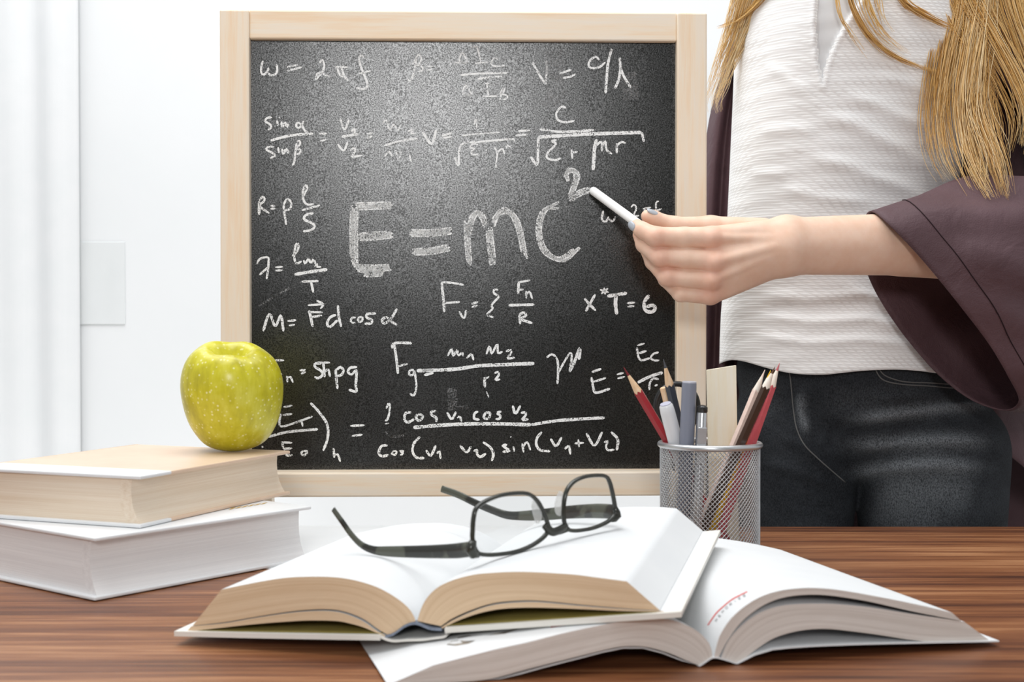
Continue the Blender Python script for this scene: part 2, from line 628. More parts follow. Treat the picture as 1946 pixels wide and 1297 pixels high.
def bpt(px, py, off=0.0):
    return PP(px, py, BL + BN * off, BN)


def plank(name, px0, px1, z0, z1, front, back, m):
    """board-parallel plank between two pixel columns measured at mid height."""
    a, b = bpt(px0, 500, front), bpt(px1, 500, front)
    o = np.array([a[0], a[1], z0])
    return obj(name, MB().box(o, BD * np.dot(b - a, BD), -BN * (front - back), EZ * (z1 - z0)), m, easel, bevel=0.0018)


ztop = bpt(443, 18, .008)[2]
zr_t0, zr_t1 = bpt(880, 76, .005)[2], bpt(880, 21, .005)[2]
zr_b0, zr_b1 = bpt(880, 945.5, .030)[2], bpt(880, 899, .030)[2]
plank('post', 418.5, 474.5, FLOOR_Z, ztop, 0.008, -0.016, M['pine_z'])
plank('post', 1286, 1343, FLOOR_Z, ztop, 0.008, -0.016, M['pine_z'])
plank('top_rail', 474.8, 1285.7, zr_t0, zr_t1, 0.005, -0.013, M['pine_x'])
plank('bottom_rail', 474.8, 1285.7, zr_b0, zr_b1, 0.026, -0.013, M['pine_x'])
a, b = bpt(474.9, 500, -0.004), bpt(1285.6, 500, -0.004)
panel = obj('chalkboard_panel', MB().box(np.array([a[0], a[1], zr_b1 - .01]), BD * np.dot(b - a, BD), -BN * 0.006, EZ * (zr_t0 - zr_b1 + .02)), M['slate'], easel)
for x0, s in ((BL[0] + 0.012, 1), (BR[0] - 0.012, -1)):
    mbl = MB()
    top, bot = np.array([x0 - 0.012 * s, BL[1] + 0.04, ztop - 0.03]), np.array([x0 - 0.02 * s, BL[1] + 0.40, FLOOR_Z + 0.0])
    mbl.box(top - (0.012, 0.009, 0), (0.024, 0, 0), (0, 0.018, 0), (0, 0, 0.012))
    d = bot - top
    mbl.add([top + (-.012, -.009, 0), top + (.012, -.009, 0), top + (.012, .009, 0), top + (-.012, .009, 0),
             bot + (-.012, -.009, 0), bot + (.012, -.009, 0), bot + (.012, .009, 0), bot + (-.012, .009, 0)],
            [(0, 1, 5, 4), (1, 2, 6, 5), (2, 3, 7, 6), (3, 0, 4, 7), (4, 5, 6, 7), (0, 3, 2, 1)])
    obj('rear_leg', mbl, M['pine_z'], easel)

# chalk writing: strokes measured on six close-ups of the board (origin, 3.892 px per px)
ORG = {1: (400, 0), 2: (860, 0), 3: (450, 330), 4: (860, 330), 5: (450, 630), 6: (860, 630)}
WRITING = [
 ('ω = 2πf', 'chalk', '1 5 388,450 375,500 378,545 400,550 425,520 428,500;1 5 425,540 450,558 485,545 494,510 488,475;1 5 565,497 648,480;1 5 565,525 675,497;1 5 808,468 825,440 840,480 830,530 795,570 780,590 785,555 800,540 830,545 885,572;1 5 912,497 1015,497;1 5 938,500 952,545 982,572;1 5 970,505 988,560 1018,598;1 5 1135,430 1120,410 1100,425 1105,470 1130,540 1155,600 1160,640 1130,660 1075,650;1 4 1095,545 1185,525'),
 ('β =', 'chalk', '1 4 1495,480 1520,430 1540,405 1560,430 1545,470 1515,482 1560,490 1570,520 1535,530;1 4 1525,425 1505,530 1480,600 1455,580;1 4 1595,495 1645,490;1 4 1595,520 1640,515'),
 ('ΔIc over ΔIB', 'chalk', '2 4 70,385 50,450 110,463 70,385;2 4 0,465 115,463;2 3 135,350 190,345;2 4 183,350 195,400 210,460;2 4 165,470 260,460;2 4 335,440 310,430 285,465 310,490 390,485;2 5 60,555 200,545 405,540;2 5 185,585 290,570 370,568;2 4 95,625 75,690 140,700 95,625;2 4 70,700 145,702;2 4 240,620 275,615;2 4 255,620 260,670 265,710;2 4 220,715 330,712;2 4 378,650 360,700 350,740;2 4 350,700 375,650 382,675 362,697 400,705 405,725 372,740'),
 ('V = c/λ', 'chalk', '2 5 592,462 640,550 688,625;2 5 688,625 697,530 695,445;2 5 790,545 880,515;2 5 815,578 870,568 910,548;2 5 1085,445 1060,420 1015,450 1008,490 1040,505 1090,495 1130,460;2 6 1178,360 1150,470 1140,580 1132,690;2 6 1237,425 1240,520 1225,600 1200,655;2 6 1240,500 1270,570 1318,648'),
 ('sin α over sin β', 'chalk', '1 5 455,870 420,872 405,898 440,920 450,945 425,962;1 5 492,890 500,935;1 4 505,868 512,872;1 5 525,900 530,945 550,905 566,942 575,915;1 5 690,895 660,945 635,938 640,910 668,918 700,970 722,976;1 6 445,1040 560,1010 660,995 760,990;1 5 470,1085 425,1088 413,1108 455,1130 478,1153 440,1170;1 5 500,1088 506,1132;1 5 530,1100 540,1142 560,1100 578,1138;1 5 635,1050 660,1042 662,1070 635,1095 665,1110 660,1135 635,1142;1 5 637,1060 625,1150 620,1200 605,1225;1 5 805,992 860,988;1 5 812,1045 858,1032'),
 ('v1 over v2', 'chalk', '1 5 960,875 990,960 1025,885;1 5 1042,975 1065,950 1066,1002;1 6 970,1012 1095,992;1 5 940,1065 985,1115 1015,1050;1 5 1035,1115 1060,1095 1070,1120 1045,1160 1120,1150;1 5 1155,990 1205,985;1 5 1155,1025 1200,1005'),
 ('w1 over w1 V =', 'chalk', '1 4 1275,915 1300,890 1325,960 1355,920 1385,965 1405,925;1 4 1460,972 1500,960 1480,990 1522,985;1 5 1285,1078 1400,1045 1530,1025;1 4 1290,1160 1320,1120 1345,1160;1 4 1370,1110 1390,1180 1415,1120;1 4 1470,1140 1485,1200;1 6 1568,975 1635,1065 1670,960;1 5 1710,1005 1785,985;1 5 1720,1022 1785,1012'),
 ('1 over root εμr', 'chalk', '2 4 158,925 175,880 180,955;2 4 65,1005 200,990 350,980;2 5 15,1160 45,1225 62,1075 200,1050 330,1038 450,1030 457,1052;2 4 190,1070 150,1065 130,1092 165,1100 138,1120 150,1145 190,1140;2 4 248,1108 256,1112;2 4 308,1090 330,1130 325,1190 320,1245;2 4 330,1130 368,1100 385,1142;2 4 400,1100 402,1075 432,1092;2 5 485,970 575,965;2 5 465,1003 555,995'),
 ('C over root εr μr', 'chalk', '2 5 840,800 805,790 768,838 780,888 840,905 905,893;2 6 645,955 780,975 920,972 1045,962;2 6 578,1160 625,1220 632,1120 635,1015;2 8 635,1015 800,1005 1000,992 1200,986 1400,980;2 6 1400,980 1415,1050;2 5 770,1035 730,1045 765,1060 750,1085 705,1130 700,1170 760,1185 800,1170;2 5 880,1105 886,1175;2 5 886,1130 925,1122;2 8 1065,1030 1050,1100 1045,1180 1040,1260;2 5 1060,1080 1100,1050 1105,1120;2 5 1105,1090 1130,1045 1140,1110 1180,1140;2 5 1215,1060 1215,1135;2 5 1215,1078 1250,1050 1280,1060'),
 ('R = ρ l over S', 'chalk', '3 6 165,205 165,305;3 5 165,200 195,170 205,200 170,240 240,295;3 5 250,240 285,238;3 5 250,262 285,258;3 5 345,230 355,310 365,380;3 5 345,235 370,190 400,210 395,260 350,275;3 5 485,178 520,110 510,85 490,130 495,200 525,230 570,225;3 5 480,272 615,235;3 6 567,293 510,308 500,340 560,370 575,395 545,420 490,428'),
 ('λ = ln over T', 'chalk', '3 5 150,670 170,632 230,620 235,660 230,720 220,782;3 5 168,750 235,690;3 5 285,695 340,690;3 5 285,718 340,715;3 5 410,612 450,570 455,522 436,530 425,610 440,665 480,650;3 5 495,640 505,668 530,632 545,665;3 5 552,665 565,635 585,672;3 5 575,690 600,668 592,690 625,690;3 7 425,748 560,725 670,710;3 5 480,800 605,795;3 6 548,800 558,840 566,882'),
 ('faint line', 'chalk_faint', '3 5 160,980 330,880 480,802'),
 ('M = F d cos α', 'chalk', '3 6 195,1168 240,1040 285,1130 325,1050 345,1168;3 5 375,1092 440,1085;3 5 385,1125 430,1118;3 5 525,975 640,968;3 5 590,940 640,968 618,1000;3 5 525,1025 635,1028;3 6 535,1012 550,1080 562,1135;3 5 540,1065 630,1050;3 6 735,1045 690,1065 668,1110 690,1135 745,1085;3 6 748,975 755,1060 772,1135;3 5 880,1065 850,1070 845,1100 878,1105;3 5 905,1060 895,1090 920,1097 932,1068 905,1060;3 6 1030,1035 965,1040 960,1065 1000,1085 990,1110 945,1112;3 6 1185,1000 1140,1075 1090,1110 1075,1082 1110,1065 1150,1100 1185,1120'),
 ('Fv =', 'chalk', '3 6 1515,805 1525,900 1535,1025;3 5 1515,805 1600,810 1680,825;3 5 1525,960 1650,950;3 5 1645,1020 1680,1072 1697,1010;3 5 1735,965 1785,950;3 5 1735,990 1780,975'),
 ('Fn over R', 'chalk', '4 5 340,862 310,858 305,885 342,910 312,945 288,978 297,1000 255,1045 305,1065;4 6 490,800 485,890;4 5 490,805 575,790;4 5 480,862 525,858;4 5 545,870 545,925;4 5 545,895 570,875 590,930;4 6 415,975 605,970;4 6 495,1040 500,1115;4 6 495,1040 530,1030 542,1055 500,1075 590,1108'),
 ('x*T = 6', 'chalk', '4 6 975,925 1015,970 1060,1015;4 6 1055,895 985,1020;4 5 1120,845 1130,895;4 5 1090,860 1155,880;4 5 1150,850 1100,890;4 8 1145,908 1290,885;4 8 1213,890 1205,960 1215,1045;4 5 1290,960 1350,955;4 5 1295,985 1345,982;4 8 1455,900 1420,950 1425,1010 1470,1025 1500,1000 1480,975 1435,988'),
 ('ω 2πf', 'chalk', '4 5 1115,275 1105,340 1135,355 1155,318;4 5 1155,335 1185,355 1205,318;4 4 1320,250 1342,230 1360,260 1340,310 1380,312;4 4 1408,262 1468,250;4 4 1425,262 1412,300;4 4 1445,258 1450,300;4 4 1527,205 1506,215 1506,280 1512,322;4 4 1490,277 1548,262'),
 ('Fn = Shpg', 'chalk', '5 5 265,228 290,215 350,215;5 5 280,220 300,318 335,316;5 5 370,330 375,378;5 5 374,348 395,335 416,380;5 5 465,290 510,285;5 5 475,314 510,300;5 6 625,240 580,238 580,265 620,290 635,322 600,348 575,335;5 5 590,232 690,232;5 6 640,235 650,340;5 5 650,305 675,280 690,337;5 6 730,278 736,350 745,427;5 6 735,290 765,265 790,290 770,325 740,330;5 6 890,265 840,270 822,300 850,320 885,290 880,400 885,447 828,432'),
 ('Fg = m1 m2 over r2', 'chalk', '5 6 1150,128 1155,95 1200,85 1295,88;5 6 1165,100 1180,200 1192,315;5 5 1185,262 1265,240;5 5 1310,285 1280,290 1275,320 1305,322 1312,290 1328,400 1310,475 1280,460;5 6 1370,292 1455,285;5 6 1385,325 1455,308;5 5 1560,182 1590,130 1600,182 1630,138 1637,180 1668,158 1672,186;5 5 1700,200 1735,170 1752,215;6 5 250,170 275,110 290,165 330,95 337,160 370,150;6 5 395,150 430,138 432,165 405,200 462,195;6 8 -265,292 0,282 200,255 400,246 605,238;6 6 235,340 240,415;6 5 236,355 270,335;6 3 250,445 268,490;6 5 310,312 335,300 342,325 315,360 352,355'),
 ('script letters', 'chalk', '6 5 695,195 735,170 770,200 780,250 780,320 775,392;6 5 780,310 830,220 870,160 882,190 865,300;6 7 865,300 900,230 942,125 935,210'),
 ('E = Ec over rc', 'chalk', '6 6 1030,302 1100,278;6 6 1028,340 1040,410 1060,455 1165,425;6 5 1040,375 1135,345;6 5 1215,320 1265,308;6 5 1220,350 1275,335;6 5 1365,105 1420,90;6 5 1363,120 1375,190 1400,215 1460,198;6 5 1370,165 1435,145;6 5 1525,155 1485,168 1465,200 1495,215 1530,215;6 7 1370,380 1460,335 1555,305;6 5 1455,435 1460,380 1485,350 1525,355;6 5 1495,405 1517,395'),
 ('Er over Eo in brackets', 'chalk', '5 5 345,560 410,550;5 5 340,620 410,612;5 5 325,610 315,680 335,705 430,678 560,630;5 5 478,660 488,705;5 6 230,782 380,745 600,725;5 5 335,815 345,870;5 5 335,822 410,825;5 5 345,870 410,865;5 5 350,880 372,920 412,914;5 5 490,885 475,905 500,918 522,890 490,885;5 4 185,850 195,862;5 6 545,530 610,600 668,690 672,790 638,885;5 5 715,865 721,937;5 5 720,920 745,910 766,966;5 5 840,700 945,695;5 5 850,775 930,765'),
 ('2 cos v1 cos v2', 'chalk', '5 5 1105,572 1125,530 1132,580 1115,650 1095,662;5 3 1095,685 1125,680;5 6 1290,600 1250,605 1240,650 1265,675 1312,650;5 6 1340,610 1325,640 1350,662 1377,628 1342,610;5 6 1475,590 1440,595 1442,620 1475,640 1475,672;5 6 1555,600 1590,650 1622,595;5 5 1630,642 1650,630 1662,670;6 6 190,595 165,605 160,645 200,655;6 6 245,600 230,640 265,645 277,605 245,600;6 6 362,595 330,605 355,628 342,650 318,648;6 6 445,550 465,610 502,550;6 6 505,605 535,600 542,620 515,655 562,650;6 9 -290,712 0,690 300,685 580,692;6 7 580,692 750,665 900,652 1125,640'),
 ('cos(v1 v2) sin(v1+v2)', 'chalk', '5 6 1115,845 1070,850 1050,900 1075,925 1122,915;5 5 1160,885 1145,905 1170,915 1182,890 1160,885;5 5 1237,888 1205,886 1232,905 1208,916;5 6 1355,780 1310,830 1300,890 1330,935 1387,938;5 6 1400,880 1435,920 1472,845;5 5 1480,905 1500,890 1507,945;6 6 55,845 105,895 137,850;6 6 155,885 185,880 180,905 205,930 247,905;6 6 225,820 280,860 302,910 290,960;6 6 405,840 370,845 400,868 420,885 370,892;6 5 450,850 457,890;6 4 428,780 434,784;6 5 515,830 526,897;6 5 520,860 550,820 577,880;6 6 660,745 625,790 620,840 650,880 722,888;6 6 725,795 765,850 807,785;6 6 830,872 860,850 872,912;6 5 900,830 972,825;6 5 930,800 936,857;6 6 990,755 1050,845 1107,745;6 5 1120,822 1148,815 1135,850 1150,880 1197,876;6 6 1172,745 1222,800 1215,882'),
 ('faint trace', 'chalk_faint', '5 6 1095,740 1130,780 1200,775 1262,762'),
 ('E = mc2', 'bold', '3 62 868,235 865,480 868,720;3 58 862,245 1010,240 1168,235;3 62 885,472 1030,462 1168,445;3 60 868,700 1010,705 1155,698;3 40 930,745 1090,742;3 55 1275,440 1440,440 1622,420;3 52 1295,580 1440,575 1603,540;4 42 103,345 112,520 128,700;4 44 112,460 140,350 180,285 225,330 262,430;4 54 268,400 283,540 302,690;4 46 292,390 330,300 395,272 455,320 500,440 540,660;4 46 808,290 770,215 710,232 655,320 638,420 660,530 720,615 790,640 870,605 958,512;4 40 845,60 838,0 880,-30 918,0 915,50 890,120 855,215;4 48 860,200 930,150 1030,110'),
 ('smudge', 'smudge', '5 70 1590,420 1595,560;5 30 1560,570 1720,560'),
 ('smudge', 'smudge', '2 130 740,380 765,680 700,800'),
 ('smudge', 'smudge', '2 120 1290,540 1310,640 1320,740'),
]


def stroke_mesh(mb, pts, w, off, rng, taper=True):
    p = crom(pts, 6) if len(pts) > 2 else resample(pts, 7)
    L = np.sum(np.linalg.norm(np.diff(p, axis=0), axis=1))
    p = resample(p, max(4, int(L / 3.0)))
    t = np.gradient(p, axis=0)
    t /= np.linalg.norm(t, axis=1)[:, None] + 1e-9
    nrm = np.stack([-t[:, 1], t[:, 0]], 1)
    k = len(p)
    ww = w * (0.9 + 0.25 * rng.random(k))
    if taper:
        ww[0] *= .55; ww[-1] *= .5
    a = p + nrm * ww[:, None] / 2
    b = p - nrm * ww[:, None] / 2
    mb.grid([[bpt(*q, off) for q in a], [bpt(*q, off) for q in b]], flip=True)


rw = np.random.default_rng(5)
for k, (lab, kind, data) in enumerate(WRITING):
    mb = MB()
    off = -0.0034 - 0.00004 * (k % 3)
    for s in data.split(';'):
        tok = s.split()
        o, w = ORG[int(tok[0])], float(tok[1])
        pts = np.array([[float(c) for c in q.split(',')] for q in tok[2:]]) / 3.892 + o
        if kind == 'bold':
            T = w / 3.892
            L = resample(crom(pts, 6), 24)
            tt = np.gradient(L, axis=0); tt /= np.linalg.norm(tt, axis=1)[:, None]
            nn = np.stack([-tt[:, 1], tt[:, 0]], 1)
            for q in range(max(3, int(T / 2.5))):
                f = (q + .5) / max(3, int(T / 2.5)) - .5
                wob = (rw.random(24) - .5) * 1.6
                wob = np.convolve(np.pad(wob, 2, 'edge'), np.ones(5) / 5, 'valid')
                i0, i1 = rw.integers(0, 3), 24 - rw.integers(0, 3)
                q2 = (L + nn * (f * T * .92 + wob)[:, None])[i0:i1]
                stroke_mesh(mb, q2[::4] if len(q2[::4]) > 3 else q2, 4.4, off, rw)
        elif kind == 'smudge':
            stroke_mesh(mb, pts, w / 3.892, off, rw, False)
        else:
            stroke_mesh(mb, pts, min(w, 8) * .80, off, rw)
    fo = obj('chalk_smudge' if kind == 'smudge' else 'chalk_formula', mb, M[{'bold': 'chalk_bold'}.get(kind, kind)], panel, label='white chalk writing ' + lab if kind != 'smudge' else None)

# ------------------------------------------------------------------ closed books on the left
def closed_book(name, label, corner, near_dir, L, W, z0, T, mats, tan_from=None, cover_t=0.0028, lean=0.0, group='closed books stacked on the left'):
    """corner: nearest bottom corner; near_dir runs along the head edge to the right; the fore-edge runs to the left."""
    c = np.array([corner[0], corner[1], 0.0])
    a = np.array([near_dir[0], near_dir[1], 0.0]); a /= np.linalg.norm(a)
    b = np.array([-a[1], a[0], 0.0])
    root = thing(name, label, 'book', (c[0], c[1], z0), group)
    for zz, nm in ((z0, 'back_cover'), (z0 + T - cover_t, 'front_cover')):
        if tan_from:
            mb = MB().box(c + EZ * zz, a * tan_from, b * W, EZ * cover_t, 0)
            mb.box(c + EZ * zz + a * tan_from, a * (L - tan_from), b * W, EZ * cover_t, 1)
            obj(nm, mb, [mats['cover'], mats['cloth']], root, bevel=0.0009)
        else:
            obj(nm, MB().box(c + EZ * zz, a * L, b * W, EZ * cover_t), mats['cover'], root, bevel=0.0009)
    # spine along the hidden long side, rounded outward
    prof = [(W - 0.001 + 0.006 * math.sin(math.pi * q), z0 + q * T) for q in np.linspace(0, 1, 13)]
    g = [[c + a * u + EZ * z + b * w for (w, z) in prof] for u in np.linspace(0, L, 3)]
    obj('spine', MB().grid(g), mats['cloth'] if tan_from else mats['cover'], root, smooth=True, solid=0.0018)
    # page block: hollow fore-edge towards the viewer's right, plain tail towards the left
    n = 22
    zs = np.linspace(z0 + cover_t, z0 + T - cover_t, n)
    gL, uvs = [], []
    m_in = 0.0042
    for i, z in enumerate(zs):
        q = i / (n - 1)
        w0 = float(np.interp(q, [0, .12, .3, .5, .75, 1], [0.0035, 0.0065, 0.0095, 0.0112, 0.0118, 0.0112]))
        xs = np.linspace(m_in, L - m_in, 20)
        front = [c + a * x + b * w0 + EZ * z for x in xs]
        back = [c + a * x + b * (W - 0.002) + EZ * z for x in xs[::-1]]
        left = [c + a * m_in + b * w + EZ * z for w in np.linspace(W - 0.002, w0, 14)][1:-1]
        right = [c + a * (L - m_in) + b * w + EZ * z for w in np.linspace(w0, W - 0.002, 8)][1:-1]
        ring = front + right + back + left
        s = np.concatenate([[0], np.cumsum(np.linalg.norm(np.diff(np.array(ring), axis=0), axis=1))])
        gL.append(ring)
        uvs.append(np.stack([s * 20, np.full(len(s), q)], 1))
    mb = MB().grid(gL, 0, uvs, cv=True, flip=True)
    k_ = len(gL[0])
    mb.f.append(tuple((n - 1) * k_ + q for q in range(k_))); mb.m.append(0)
    mb.f.append(tuple(reversed(range(k_)))); mb.m.append(0)
    obj('page_block', mb, mats['pages'], root, smooth=True, angle=40)
    return root


LC = PZ(180, 1145, 0.0)
RC = PZ(594, 1066, 0.0)
d1 = (RC - LC)[:2]
closed_book('closed_book', 'thick white hardcover book lying on the table under the tan-covered book', LC[:2], d1, 0.217, 0.165, 0.0007, 0.0465,
            {'cover': M['cover_white'], 'cloth': M['cover_white'], 'pages': M['edge_book_white']}, lean=0.004)
UC = PZ(267, 1005, 0.0475)
UR = PZ(552, 940, 0.0475)
d2 = (UR - UC)[:2]
ubook = closed_book('closed_book', 'thick book with tan cover and white edge strip, lying under the apple', UC[:2], d2, float(np.linalg.norm(d2)), 0.170, 0.0475, 0.0402,
            {'cover': M['cover_white'], 'cloth': M['cover_tan'], 'pages': M['edge_book_tan']}, tan_from=0.040, lean=0.004)
# gilt print showing on the lower book's cover
gp = MB()
for q in range(6):
    a0 = PZ(438 + q * 12, 967 - q * 1.8, 0.0474); 
    gp.add([PZ(434 + q * 12, 969.5 - q * 2.0, 0.0474), PZ(442 + q * 12, 968 - q * 2.0, 0.0474), PZ(449 + q * 12, 964 - q * 1.8, 0.0474), PZ(441 + q * 12, 965.5 - q * 1.8, 0.0474)], [(0, 1, 2, 3)])
lowbook = [o for o in bpy.data.objects if o.name == 'closed_book'][0]
obj('gilt_lettering', gp, M['gold'], lowbook)

# ------------------------------------------------------------------ apple
APC = P(442, 765, 1.228)
az0 = 0.0880
prof = [(0.000, 0.014), (0.006, 0.0085), (0.012, 0.0028), (0.0180, 0.0003), (0.0238, 0.0008), (0.0298, 0.0050), (0.0352, 0.0125), (0.0405, 0.0235), (0.0440, 0.0365), (0.0457, 0.0495), (0.0457, 0.0600), (0.0437, 0.0705), (0.0394, 0.0803), (0.0330, 0.0876), (0.0262, 0.0912), (0.0200, 0.0906), (0.0150, 0.0868), (0.0105, 0.0805), (0.0070, 0.0755), (0.0035, 0.0715), (0.0, 0.0705)]
pr = crom(prof, 4)
n = 96
g = []
for r, z in pr:
    row = []
    for k in range(n):
        th = 2 * math.pi * k / n
        up = max(0, (z - 0.03) / 0.06)
        lob = 1 + 0.010 * math.cos(5 * th + 0.6) * (0.5 + 0.5 * abs(2 * z / 0.09 - 1)) + 0.015 * math.cos(2 * th + 1.0) + 0.012 * math.cos(th - 0.4) * up
        zz = z + (0.0008 * math.cos(th * 5 + .6) + 0.0022 * math.cos(th + 2.6)) * up
        row.append((r * lob * math.cos(th), r * lob * math.sin(th), zz))
    g.append(row)
g = np.array(g)
ta = math.radians(17)     # leans a little towards the viewer
c_, s_ = math.cos(ta), math.sin(ta)
y_, z_ = g[..., 1].copy(), g[..., 2].copy()
g[..., 1] = y_ * c_ - z_ * s_ + 0.045 * s_
g[..., 2] = y_ * s_ + z_ * c_
g[..., 2] -= g[..., 2].min()
g += np.array([APC[0], 1.228, az0])
apple = obj('apple', MB().grid(g, cv=True, flip=True), M['apple'], smooth=True)
tag(apple, 'yellow-green apple standing on the tan-covered closed book', 'apple')
# ------------------------------------------------------------------ open books
class Frame:
    """a book lying open: u to the right across the near edge, s along the spine away from the viewer."""
    def __init__(self, o, r, tilt=0.0):
        self.o = np.array([o[0], o[1], 0.0])
        self.r = np.array([r[0], r[1], 0.0]) / math.hypot(*r)
        self.d = np.array([-self.r[1], self.r[0], 0.0])
        self.tilt = tilt
        self.soft = False

    def uz(self, pts, s=0.0):
        out = []
        for q in pts:
            p = PP(q[0], q[1], self.o + self.d * s, self.d)
            out.append((np.dot(p - self.o, self.r), p[2]))
        return np.array(out)

    def at(self, u, z, s, L=0.235):
        k = self.tilt * max(0.0, min(1.0, u / 0.12)) * (s / L)
        if self.soft:
            z = max(z, 0.0005)
            q = max(0.0, min(1.0, (s - 0.025) / 0.105)); q = q * q * (3 - 2 * q)
            w = 0.68 if u < 0 else 0.22 * math.exp(-(u / 0.09) ** 2)
            z = z * (1 - w * q)
        return self.o + self.r * u + self.d * s + EZ * (z + k)


def sheaf(fr, T, B, s0, s1, mats, name, parent, ns=14, nl=7, n=44, fore=0, label=None, wav=0.00008):
    """a sheaf of sheets between a top and a bottom curve (photo pixels on the near edge), run along the spine.
    slots: 0 cut edges, 1 page faces."""
    T = resample(crom(fr.uz(T, s0), 6), n)
    B = resample(crom(fr.uz(B, s0), 6), n)
    B[:, 1] = np.minimum(B[:, 1], T[:, 1] - 0.0003)
    vid, V, UV = {}, [], []
    arc = np.concatenate([[0], np.cumsum(np.linalg.norm(np.diff(T, axis=0), axis=1))])
    sv = np.linspace(s0, s1, ns)
    rr = np.random.default_rng(len(name) + n)
    jit = rr.normal(0, wav, (nl, n))

    def vert(i, j, k):
        key = (i, j, k)
        if key not in vid:
            q = j / (nl - 1)
            u, z = B[i] * (1 - q) + T[i] * q
            s = sv[k]
            if k == 0 and 0 < j < nl - 1:
                s = s + jit[j, i]
            vid[key] = len(V)
            V.append(fr.at(u, z, s))
            UV.append((arc[i] * 18 + s * 18, q))
        return vid[key]

    Fa, Mi = [], []

    def quad(a, b, c, d, mi, flip=False):
        f = (vert(*a), vert(*b), vert(*c), vert(*d))
        Fa.append(f[::-1] if flip else f)
        Mi.append(mi)
    lr = T[-1, 0] < T[0, 0]        # runs to the left
    for i in range(n - 1):
        for j in range(nl - 1):
            quad((i, j, 0), (i + 1, j, 0), (i + 1, j + 1, 0), (i, j + 1, 0), 0, lr)
            quad((i, j, ns - 1), (i + 1, j, ns - 1), (i + 1, j + 1, ns - 1), (i, j + 1, ns - 1), 0, not lr)
        for k in range(ns - 1):
            quad((i, nl - 1, k), (i + 1, nl - 1, k), (i + 1, nl - 1, k + 1), (i, nl - 1, k + 1), 1, lr)
            quad((i, 0, k), (i + 1, 0, k), (i + 1, 0, k + 1), (i, 0, k + 1), 1, not lr)
    for j in range(nl - 1):
        for k in range(ns - 1):
            quad((n - 1, j, k), (n - 1, j, k + 1), (n - 1, j + 1, k + 1), (n - 1, j + 1, k), fore, lr)
            quad((0, j, k), (0, j, k + 1), (0, j + 1, k + 1), (0, j + 1, k), 0, not lr)
    mb = MB().add(np.array(V), Fa, Mi, np.array(UV))
    return obj(name, mb, mats, parent, smooth=True, angle=38, label=label)


def slab(fr, line, th, s0, s1, m, name, parent, below=False, n=16, bev=0.0007, px=True):
    """a thin board or sheet following a near-edge line; th is its thickness upward."""
    L = resample(crom(fr.uz(line, s0), 5) if px else np.array(line, float), n)
    g0, g1, h0, h1 = [], [], [], []
    sv = np.linspace(s0, s1, 8)
    V = []
    rings = []
    for s in sv:
        ring = [fr.at(u, z + (0 if not below else -th), s) for u, z in L] + [fr.at(u, z + (th if not below else 0), s) for u, z in L[::-1]]
        rings.append(ring)
    rings = np.array(rings)
    k = rings.shape[1]
    fl = L[-1, 0] > L[0, 0]
    mb = MB().grid(rings, cv=True, flip=fl)
    f0 = tuple(range(k)); f1 = tuple((len(sv) - 1) * k + q for q in range(k))
    # end caps as quads
    for base, fp in ((0, fl), ((len(sv) - 1) * k, not fl)):
        for q in range(n - 1):
            f = (base + q, base + q + 1, base + k - 2 - q, base + k - 1 - q)
            mb.f.append(f if fp else f[::-1]); mb.m.append(0)
    return obj(name, mb, m, parent, smooth=True, angle=35)


def mesh_bvh(o):
    me = o.data
    return BVHTree.FromPolygons([v.co.copy() for v in me.vertices], [tuple(p.vertices) for p in me.polygons])


def cast(bvh, px, py, off=0.0004):
    r = ray(px, py); r = r / np.linalg.norm(r)
    h = bvh.ray_cast(Vector(CAM), Vector(r))
    if h[0] is None:
        return None
    return np.array(h[0]) - r * off


def ribbon_on(bvh, pts, w, off=0.0004, n=6):
    p = crom(np.array(pts, float), n) if len(pts) > 2 else resample(np.array(pts, float), n + 1)
    t = np.gradient(p, axis=0); t /= np.linalg.norm(t, axis=1)[:, None]
    nn = np.stack([-t[:, 1], t[:, 0]], 1) * w / 2
    A = [cast(bvh, *q, off) for q in p + nn]; B = [cast(bvh, *q, off) for q in p - nn]
    ok = [k for k in range(len(p)) if A[k] is not None and B[k] is not None]
    if len(ok) < 2:
        return None
    return [[A[k] for k in ok], [B[k] for k in ok]]


# --- the white paperback underneath
O2, R2 = (0.122, 0.800), (0.9678, 0.2516)
f2 = Frame(O2, R2)
f2.soft = True          # its pages sink under the book lying across them
pb = thing('open_book', 'large white paperback lying open under the other open book', 'book', (0.122, 0.80, 0), 'open books at the front')
pw = [M['edge_white'], M['paper']]
LEN2 = 0.242
us_T = [(1357, 1249), (1361, 1232), (1369, 1206), (1391, 1174), (1422, 1148), (1452, 1132), (1483, 1123), (1514, 1119), (1545, 1118), (1591, 1121.5), (1660, 1133), (1740, 1149), (1809, 1165)]
us_B = [(1366, 1250), (1380, 1222), (1406, 1186), (1437, 1160), (1468, 1143), (1499, 1134.5), (1537, 1131), (1576, 1132.5), (1622, 1139), (1660, 1146), (1740, 1164), (1827, 1181)]
ls_T = [(1370, 1252), (1383, 1220), (1406, 1193), (1437, 1169), (1468, 1156), (1499, 1150), (1545, 1148), (1591, 1149), (1660, 1156), (1740, 1169), (1832, 1182)]
ls_B = [(1402, 1263), (1418, 1250), (1437, 1235), (1468, 1215), (1499, 1204), (1530, 1198), (1560, 1196), (1591, 1197.5), (1660, 1206), (1740, 1218), (1800, 1221.5), (1879, 1217)]
rp = sheaf(f2, us_T, us_B, 0.0, LEN2, pw, 'raised_pages', pb, label='thin sheaf of raised white pages')
sheaf(f2, ls_T, ls_B, 0.001, LEN2 - 0.001, pw, 'page_block', pb, nl=9)
